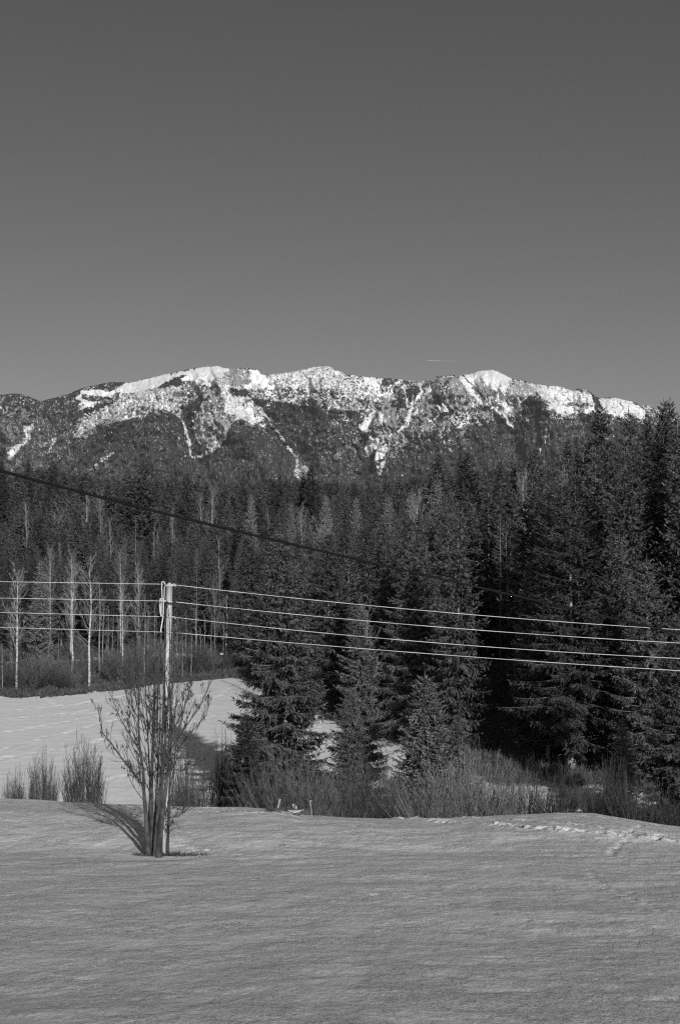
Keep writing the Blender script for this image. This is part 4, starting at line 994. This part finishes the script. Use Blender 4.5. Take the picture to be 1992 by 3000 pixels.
scatter('bank_litter', 26000, (-40, 760, 121, 168, lambda p, d: d > float(edge_d(p)) - 0.3 + random.expovariate(6)), 0.55, 'brush', 'dead grass and brushwood covering the bank below the birches', 0.5, 0.05)
scatter('edge_brush', 12000, (700, 2010, 72, 120, lambda p, d: float(edge_d(p)) - 0.5 < d < float(edge_d(p)) + 8), 0.6, 'brush', 'dark brushwood along the foot of the spruce wood', 0.6, 0.04)

# ---------------------------------------------------------------- pole, wires, cable
PD = 36.5
pbx, pby = (482 - CX) / FPX * PD, PD
pz = gz(pbx, pby)
pole = empty('wooden_pole', (pbx, pby, pz))
tag(pole, 'weathered round wooden pole carrying four white wires, a tree grown around its foot', 'pole')
top = ray(497, 1716, PD) - np.array([pbx, pby, pz])
b = MB(); n = 14; s = np.linspace(0, 1, n); P = np.array([0, 0, -0.3])[None] * (1 - s)[:, None] + top[None] * s[:, None]
P[:, 0] += -0.03 * np.sin(s * math.pi)
b.tube(P, np.linspace(0.118, 0.084, n), 20, cap=True); obj('shaft', b.mesh('shaft', [M['polewood']], True), pole)
b = MB(); rr = 0.112; a = np.arange(20) * 2 * np.pi / 20
ring = np.stack([top[0] + rr * np.cos(a), top[1] + rr * np.sin(a), np.full(20, top[2] - 0.012)], 1)
b.add(np.concatenate([ring, ring + [0, 0, 0.018], [[top[0], top[1], top[2] + 0.085]]]), [[k, (k + 1) % 20, 20 + (k + 1) % 20, 20 + k] for k in range(20)], [[20 + k, 20 + (k + 1) % 20, 40] for k in range(20)] + [[0, k + 1, k] for k in range(1, 19)])
obj('cap', b.mesh('cap', [M['metal_cap']]), pole)
wire_y = [(1704, 1711.5, 1713, 1845, 1773), (1752, 1761, 1763, 1884, 1819), (1794, 1807, 1808, 1929, 1866), (1838, 1852, 1853, 1965, 1901)]
for k, wy_ in enumerate(wire_y):
    for sgn, (px_, py_) in ((-1, (487.5, wy_[1])), (1, (508, wy_[2]))):
        c = ray(px_, py_, PD - 0.02) - np.array([pbx, pby, pz])
        b = MB(); aa = np.linspace(0, 1, 4)
        x1 = c[0] + sgn * 0.05
        b.tube(np.array([[c[0] - sgn * 0.03, c[1], c[2]], [x1 - sgn * 0.02, c[1] - 0.02, c[2] + 0.003], [x1, c[1] - 0.03, c[2] - 0.012], [x1 + sgn * 0.012, c[1] - 0.03, c[2] - 0.05]]), [0.018, 0.032, 0.032, 0.014], 8, cap=True)
        obj('bracket', b.mesh('bracket', [M['blackmetal' if (k % 2 or sgn < 0) else 'stone']]), pole)
b = MB(); c1 = ray(489, 1765, PD - 0.11) - np.array([pbx, pby, pz]); c2 = ray(486.5, 1860, PD - 0.11) - np.array([pbx, pby, pz]); c3 = ray(482, 2010, PD - 0.12) - np.array([pbx, pby, pz])
b.tube(np.array([c1, c2, c3, c3 + [0, 0, -1.2]]), 0.014, 6); b.tube(np.array([c1 + [0, -0.02, 0.03], c1 + [0.03, -0.05, 0], c1 + [0.10, -0.03, -0.03], c1 + [0.16, 0.05, -0.04]]), 0.016, 6); b.tube(np.array([c1 + [0.0, -0.02, 0.04], c1 + [-0.01, -0.05, -0.04], c1 + [0.015, -0.03, -0.12]]), 0.022, 6)
obj('cable_clamp', b.mesh('cable_clamp', [M['blackmetal']]), pole)
names = ['topmost', 'second', 'third', 'lowest']
for k, (l0, l1, r0_, r1_, rm) in enumerate(wire_y):
    b = MB()
    def path_pts(xs, ys, D0, D1, n=30):
        co = np.polyfit(xs, ys, 2) if len(xs) > 2 else np.polyfit(xs, ys, 1)
        X = np.linspace(xs[0], xs[-1], n); X = np.r_[X, X[-1] + (X[-1] - X[-2]) * np.arange(1, 9) * 2] 
        Y = np.polyval(co, X); Dv = D0 + (D1 - D0) * (X - xs[0]) / (xs[-1] - xs[0])
        return np.stack([(X - CX) / FPX * Dv, Dv, -(Y - HY) / FPX * Dv], 1)
    L = path_pts([486, 0], [l1, l0], PD - 0.03, PD + 0.9); Rr = path_pts([509, 1072, 1992], [r0_, rm, r1_], PD - 0.03, PD - 1.2)
    b.tube(L, 0.0068, 6, cap=True)
    mid = np.array([L[0], L[0] * 0.5 + Rr[0] * 0.5 + [0, -0.12, 0], Rr[0]])
    b.tube(mid, 0.0068, 6); b.tube(Rr, 0.0068, 6, cap=True)
    tag(obj('overhead_wire', b.mesh('overhead_wire', [M['wire']], True)), ('%s of the four thin white wires strung through the wooden pole' % names[k]), 'wire')
b = MB()
def pxline(pts, rad, D0):
    Pp = np.array([ray(p[0], p[1], D0 + (p[2] if len(p) > 2 else 0)) for p in pts]); t = np.linspace(0, len(Pp) - 1, len(Pp) * 4)
    Q = np.stack([np.interp(t, np.arange(len(Pp)), Pp[:, c]) for c in range(3)], 1)
    Q[1:-1] = (Q[:-2] + Q[1:-1] * 2 + Q[2:]) / 4
    b.tube(Q, rad, 6, cap=True)
pxline([(485, 1713), (482, 1706), (478.5, 1703.5), (475, 1706), (474.5, 1725), (476, 1752)], 0.015, PD - 0.10)
pxline([(483, 1760), (475, 1753), (469, 1756), (469, 1776), (470.5, 1796), (473.5, 1806)], 0.017, PD - 0.12)
pxline([(481, 1758), (477, 1754), (474, 1760), (473, 1780), (472.5, 1800), (475, 1803)], 0.017, PD - 0.08)
pxline([(485, 1764), (480, 1756), (479.5, 1780), (479, 1803), (477, 1816), (473, 1840), (471.5, 1852)], 0.017, PD - 0.11)
pxline([(470, 1757), (476, 1762), (484, 1760), (487, 1763)], 0.021, PD - 0.13)
pxline([(483, 1716), (482, 1740), (481, 1756)], 0.012, PD - 0.05)
tag(obj('cable_loop', b.mesh('cable_loop', [M['wire']], True)), 'white spare cable coiled in hanging loops at the left of the pole', 'cable')
# thick dark cable much nearer to the camera
cp_ = np.array([(0, 1378), (80, 1400), (237, 1442), (460, 1498), (700, 1556), (880, 1601), (1100, 1651), (1350, 1708), (1511, 1748), (1760, 1801), (1992, 1858)], float)
co = np.polyfit(cp_[:, 0], cp_[:, 1], 3)
X = np.linspace(-500, 2500, 60); Y = np.polyval(co, X); Dv = 13.2 + (X / 1992.0) * 6.5
b = MB(); b.tube(np.stack([(X - CX) / FPX * Dv, Dv, -(Y - HY) / FPX * Dv], 1), 0.0148, 10)
tag(obj('black_cable', b.mesh('black_cable', [M['cable']], True)), 'thick black cable slanting across the whole picture from upper left', 'cable')

# ---------------------------------------------------------------- the many stemmed tree at the pole
tx, ty = (452 - CX) / FPX * 36.1, 36.1
tz_ = gz(tx, ty)
mt = empty('multistem_tree', (tx, ty, tz_))
tag(mt, 'leafless many stemmed tree with hanging dry leaves growing against the wooden pole', 'tree')
O = np.array([tx, ty, tz_])
stems = [  # photo columns and rows of each stem, depth offset at foot and tip, radius at foot and tip
 ([(436, 2500), (431, 2440), (429, 2393), (423, 2336), (421, 2260), (411, 2203), (405, 2107), (409, 2031), (402, 1960), (400, 1880)], -0.1, 0.3, 0.095, 0.010),
 ([(446, 2500), (447, 2431), (442, 2355), (445, 2280), (449, 2184), (449, 2107), (453, 2031), (457, 1936), (459, 1850), (461, 1790)], 0.0, 0.6, 0.10, 0.008),
 ([(455, 2500), (460, 2410), (467, 2355), (471, 2280), (476, 2222), (478, 2107), (482, 1990), (484, 1850)], -0.25, -0.25, 0.08, 0.008),
 ([(466, 2500), (470, 2440), (476, 2380), (486, 2316), (492, 2240), (499, 2165), (501, 2088), (496, 1993), (499, 1900), (496, 1800), (493, 1770)], -0.35, -0.35, 0.105, 0.008),
 ([(492, 2505), (494, 2450), (496, 2370), (500, 2260), (504, 2160), (505, 2070), (508, 1980), (512, 1880)], 0.1, 0.5, 0.04, 0.006),
 ([(449, 2495), (455, 2400), (461, 2300), (466, 2200), (471, 2100), (468, 2000), (473, 1900)], 0.35, 0.9, 0.06, 0.007),
 ([(440, 2495), (437, 2400), (441, 2300), (436, 2210), (433, 2120), (427, 2030), (429, 1940)], 0.3, 1.2, 0.05, 0.007)]
cfg = dict(levels=3, kids=[0, 4, 3, 0], start=[0.2, 0.15, 0.2], ang=(0.25, 0.65), ratio=(0.35, 0.62), minr=0.0042, up=0.27, wob=0.10)
r = np.random.default_rng(5)
twb = MB(); ends = []
for si, (pts, d0, d1, ra, rb) in enumerate(stems):
    n = len(pts); Pp = np.array([ray(p[0], p[1], 36.1 + d0 + (d1 - d0) * k / (n - 1)) for k, p in enumerate(pts)]) - O
    Pp[0, 2] -= 0.15
    t = np.linspace(0, n - 1, n * 3); Q = np.stack([np.interp(t, np.arange(n), Pp[:, c]) for c in range(3)], 1); Q[1:-1] = (Q[:-2] + 2 * Q[1:-1] + Q[2:]) / 4
    b = MB(); f = np.linspace(0, 1, len(Q)); b.tube(Q, rb + (ra * 0.76 - rb) * (1 - f) ** 1.55 * (1 + 0.25 * np.exp(-f * 14)), 9)
    obj('stem', b.mesh('stem', [M['treebark']], True), mt)
    nk = [15, 17, 11, 19, 9, 11, 13][si]
    for k in range(nk):
        tt = r.uniform(0.33, 0.98); idx = tt * (len(Q) - 1); i0 = int(idx); q = Q[i0]
        a = r.uniform(0, 6.28); el = r.uniform(0.45, 1.05)
        # boughs lean away from the pole on either side
        a_ = a if r.uniform() < 0.45 else (0 if si in (3, 4) else math.pi) + r.normal(0, 0.7)
        Lb = (0.5 + 1.5 * (1 - abs(tt - 0.45) * 1.35)) * r.uniform(0.45, 0.95)
        grow(twb, q, [math.cos(a_) * math.cos(el), math.sin(a_) * math.cos(el) * 0.8, math.sin(el)], Lb, 0.016 * (1.2 - tt), 1, r, cfg, 0, ends)
for pts, dd_, rad in [([(421, 2300), (386, 2258), (352, 2214), (326, 2176), (303, 2150), (295, 2122), (289, 2080)], -0.4, 0.026), ([(440, 2270), (470, 2250), (540, 2258), (580, 2235), (620, 2215), (642, 2222)], -0.7, 0.016), ([(411, 2200), (380, 2150), (355, 2110), (340, 2070), (322, 2030)], 0.4, 0.02),
                      ([(499, 2200), (530, 2150), (565, 2100), (590, 2060), (612, 2010), (628, 1985)], 0.3, 0.022), ([(500, 2150), (525, 2110), (545, 2060), (560, 2010), (570, 1960)], -0.4, 0.018), ([(496, 2230), (540, 2170), (575, 2130), (605, 2095), (615, 2060)], 0.1, 0.018), ([(409, 2110), (390, 2080), (372, 2040), (362, 2000), (352, 1980)], -0.3, 0.016),
                      ([(478, 2392), (495, 2372), (512, 2365), (540, 2375)], -0.4, 0.013), ([(482, 2400), (505, 2395), (525, 2392), (545, 2374)], -0.5, 0.010), ([(488, 2440), (494, 2425), (503, 2416)], -0.4, 0.007), ([(425, 2330), (418, 2310), (408, 2270), (395, 2265)], -0.3, 0.012)]:
    n = len(pts); Q = np.array([ray(p[0], p[1], 36.1 + dd_ * k / (n - 1)) for k, p in enumerate(pts)]) - O
    twb.tube(Q, np.linspace(rad, 0.005, n), 5)
    for k in range(1, n):
        for m in range(5):
            f = r.uniform(); q = Q[k - 1] * (1 - f) + Q[k] * f; ax = Q[k] - Q[k - 1]; ax /= np.linalg.norm(ax)
            d = ax + r.normal(0, 0.55, 3); d[2] += 0.3
            grow(twb, q, d, r.uniform(0.18, 0.55), 0.007, 2, r, cfg, 0, ends)
for k in range(26):                                   # long thin shoots straight up through the crown
    x0 = r.uniform(405, 515); y0 = r.uniform(2080, 2300); x1 = x0 + (x0 - 460) * r.uniform(0.3, 1.1) + r.normal(0, 8); y1 = y0 - r.uniform(160, 330)
    m_ = np.linspace(0, 1, 6); dz = r.uniform(-0.5, 0.9)
    Q = np.array([ray(x0 + (x1 - x0) * t ** 0.7, y0 + (y1 - y0) * t, 36.2 + dz * t) for t in m_]) - O
    twb.tube(Q, np.linspace(0.010, 0.004, 6), 4)
    for m in range(5):
        f = r.uniform(0.3, 0.95) * 4.99; q = Q[int(f)] + (Q[int(f) + 1] - Q[int(f)]) * (f % 1)
        d = np.array([r.normal(0, 0.5), r.normal(0, 0.5), 1.0]); grow(twb, q, d, r.uniform(0.15, 0.4), 0.005, 3, r, cfg, 0, ends)
print('TWIG verts', twb.n, 'ends', len(ends))
obj('branches', twb.mesh('branches', [M['treebark']]), mt)
b = MB(); E = np.array(ends); sel = E[(r.uniform(0, 1, len(E)) < 0.085) & (E[:, 2] < 4.6)]
for rep in range(3):
    d = r.normal(0, 0.35, sel.shape); d[:, 2] = -1
    b.blades(sel + r.normal(0, 0.025, sel.shape), d, r.uniform(0.06, 0.13, len(sel)), r.uniform(0.025, 0.05, len(sel)), r)
tag(obj('dry_leaves', b.mesh('dry_leaves', [M['dryleaf']]), mt), 'shrivelled leaves hanging in small clusters', kind='stuff')
# roots and litter around the foot
b = MB(); n = 900; a = rng.uniform(0, 6.28, n); q = rng.uniform(0, 1, n) ** 0.6
gx = tx + 0.10 + np.cos(a) * q * 0.62 + np.where(rng.uniform(0, 1, n) < 0.4, rng.uniform(0, 0.9, n), 0); gy = ty - 0.05 + np.sin(a) * q * 0.28
P = np.stack([gx, gy, ground(gx, gy) - 0.01], 1); d = rng.normal(0, 0.7, (n, 3)); d[:, 2] = np.abs(d[:, 2]) * 0.4 + 0.15
b.blades(P, d, rng.uniform(0.05, 0.16, n), 0.03, rng)
tag(obj('foot_litter', b.mesh('foot_litter', [M['debris']])), 'dark leaf litter thawed free around the foot of the pole', kind='stuff')
b = MB(); bb = ray(484, 2478, 36.3) - O + 0
b.tube(np.array([ray(477, 2504, 36.28), ray(478, 2470, 36.3), ray(479, 2430, 36.34), ray(480, 2406, 36.36)]) - O, [0.085, 0.075, 0.05, 0.01], 9)
obj('bare_wood_scar', b.mesh('bare_wood_scar', [M['paleold']], True), mt)

# ---------------------------------------------------------------- posts, trough and boards on the lip of the crest
def on_crest(px, py):
    x, d = hit(px, py, 20, 60); return x, d, gz(x, d)
def crest_part(name, fn, px, py, label, cat, mat):
    x, d, z = on_crest(px, py); b = MB(); fn(b); o = obj(name, b.mesh(name, [M[mat]])); o.location = (x, d, z); return tag(o, label, cat)
U = 50.0 / FPX
def leaning(b): b.tube(np.array([[-0.03, 0, -0.15], [0, 0, 0.12], [0.04, 0, 0.24], [0.07, 0, 0.38]]), [0.03, 0.028, 0.026, 0.028], 8, cap=True); b.box((0.08, 0, 0.385), (0.08, 0.06, 0.015))
crest_part('leaning_post', leaning, 814, 2378, 'short pale wooden post leaning right beside a heap of branches', 'post', 'paleold')
def stub(b): b.tube(np.array([[0, 0, -0.1], [0, 0, 0.14], [0.003, 0, 0.28]]), [0.036, 0.034, 0.036], 8, cap=True)
crest_part('stub_post', stub, 867, 2375, 'stout pale stub post standing behind the trough', 'post', 'paleold')
def stub2(b): b.tube(np.array([[0, 0, -0.1], [0, 0, 0.22], [-0.01, 0, 0.29]]), [0.02, 0.02, 0.034], 7, cap=True); b.box((0, 0, 0.30), (0.09, 0.07, 0.03))
crest_part('stub_post', stub2, 860, 2376, 'thinner stub post with a flat top left of the stout one', 'post', 'paleold')
def stake(b): b.tube(np.array([[0.03, 0, -0.1], [0.015, 0, 0.2], [-0.02, 0, 0.42], [-0.03, 0, 0.5]]), [0.014, 0.015, 0.017, 0.017], 6, cap=True); b.box((-0.01, 0, 0.51), (0.09, 0.04, 0.025))
crest_part('stake', stake, 911, 2380, 'thin pale stake with a crooked top in front of the willows', 'post', 'paleold')
def trough(b):
    s = np.linspace(0, 1, 9); x = -0.2 + 0.42 * s
    for rr_, zz_, yy_ in ((0.05, 0.02, -0.06), (0.05, 0.02, 0.08), (0.045, -0.02, 0.01)):
        b.tube(np.stack([x, yy_ + 0 * s, zz_ + 0.05 - 0.16 * np.sin(s * math.pi) * 0.3], 1), rr_ * (0.35 + 0.75 * np.sin(s * math.pi) ** 0.5), 7, cap=True)
crest_part('stone_trough', trough, 861, 2384, 'pale curved trough half sunk in snow below the stub posts', 'trough', 'stone')
def plank(b):
    b.add(np.array([[-0.18, 0, 0.10], [0.2, -0.03, 0.16], [0.2, 0.05, 0.16], [-0.18, 0.08, 0.10], [-0.18, 0, 0.08], [0.2, -0.03, 0.135], [0.2, 0.05, 0.135], [-0.18, 0.08, 0.08]]), [[0, 1, 2, 3], [7, 6, 5, 4], [4, 5, 1, 0], [6, 7, 3, 2], [5, 6, 2, 1], [7, 4, 0, 3]])
crest_part('plank', plank, 874, 2380, 'narrow board lying slanted over the trough', 'board', 'paleold')
for px, py, n_, lb in [(806, 2384, 26, 'dark heap of broken branches at the foot of the leaning post'), (884, 2383, 30, 'tangle of dark branches right of the trough'), (842, 2379, 22, 'dark twigs lying between the leaning post and the trough'), (862, 2390, 8, 'single dark stick lying on the snow in front of the trough')]:
    def heap(b, n_=n_):
        for k in range(n_):
            a = random.uniform(-0.5, 0.5) + (math.pi if random.random() < 0.5 else 0); L = random.uniform(0.12, 0.34); c = np.array([random.uniform(-0.16, 0.16), random.uniform(-0.1, 0.1), random.uniform(0.0, 0.07)])
            e = c + np.array([math.cos(a) * L, math.sin(a) * L * 0.7, random.uniform(-0.02, 0.12)])
            b.tube(np.array([c, (c + e) / 2 + np.random.default_rng(k).normal(0, 0.015, 3), e]), [0.02, 0.014, 0.006], 5)
    crest_part('branch_heap', heap, px, py, lb, 'branches', 'debris')
# trail marker at the edge of the far wood
x, d = (650 - CX) / FPX * 146, 146.0; z = -(1950 - HY) / FPX * 146; z = gz(x, d)
mk = empty('trail_marker', (x, d, z)); tag(mk, 'small pale marker board on a post near the wood, right of the pole', 'sign')
b = MB(); hh_ = max(0.9, -(1916 - HY) / FPX * 146 - z); b.tube(np.array([[0, 0, -0.2], [0, 0, hh_]]), 0.028, 7, cap=True); obj('post', b.mesh('post', [M['stone']]), mk)
b = MB(); b.box((0, -0.06, hh_ + 0.02), (0.30, 0.05, 0.16)); obj('board', b.mesh('board', [M['wire']]), mk)
# vapour trail high above the range
P = np.array([ray(1252, 1056, 21000), ray(1275, 1056.6, 21000), ray(1305, 1057.6, 21000), ray(1345, 1059, 21000)])
b = MB(); b.tube(P, [1.7, 1.4, 0.9, 0.2], 6, cap=True)
M['vapour'] = material('vapour', 0.75, 0.85, scale=0.01)
tag(obj('vapour_trail', b.mesh('vapour_trail', [M['vapour']])), 'short thin vapour trail above the saddle of the mountain', kind='stuff')

# ---------------------------------------------------------------- haze
def haze(density):
    m = bpy.data.materials.new('thin_haze'); m.use_nodes = True; n, l = m.node_tree.nodes, m.node_tree.links; n.clear()
    v = n.new('ShaderNodeVolumePrincipled'); v.inputs['Density'].default_value = density; v.inputs['Color'].default_value = (0.9, 0.9, 0.9, 1); v.inputs['Anisotropy'].default_value = 0.2
    o = n.new('ShaderNodeOutputMaterial'); l.new(v.outputs[0], o.inputs['Volume'])
    z0, z1 = float(ZZ.min()) - 1.0, float(MV[..., 2].max()) + 8.0
    b = MB(); b.box((0, 7000, (z0 + z1) / 2), (64000, 23800, z1 - z0))
    return tag(obj('haze', b.mesh('haze', [m])), 'thin winter haze between the camera and the mountain', kind='stuff')
haze(2.5e-5)
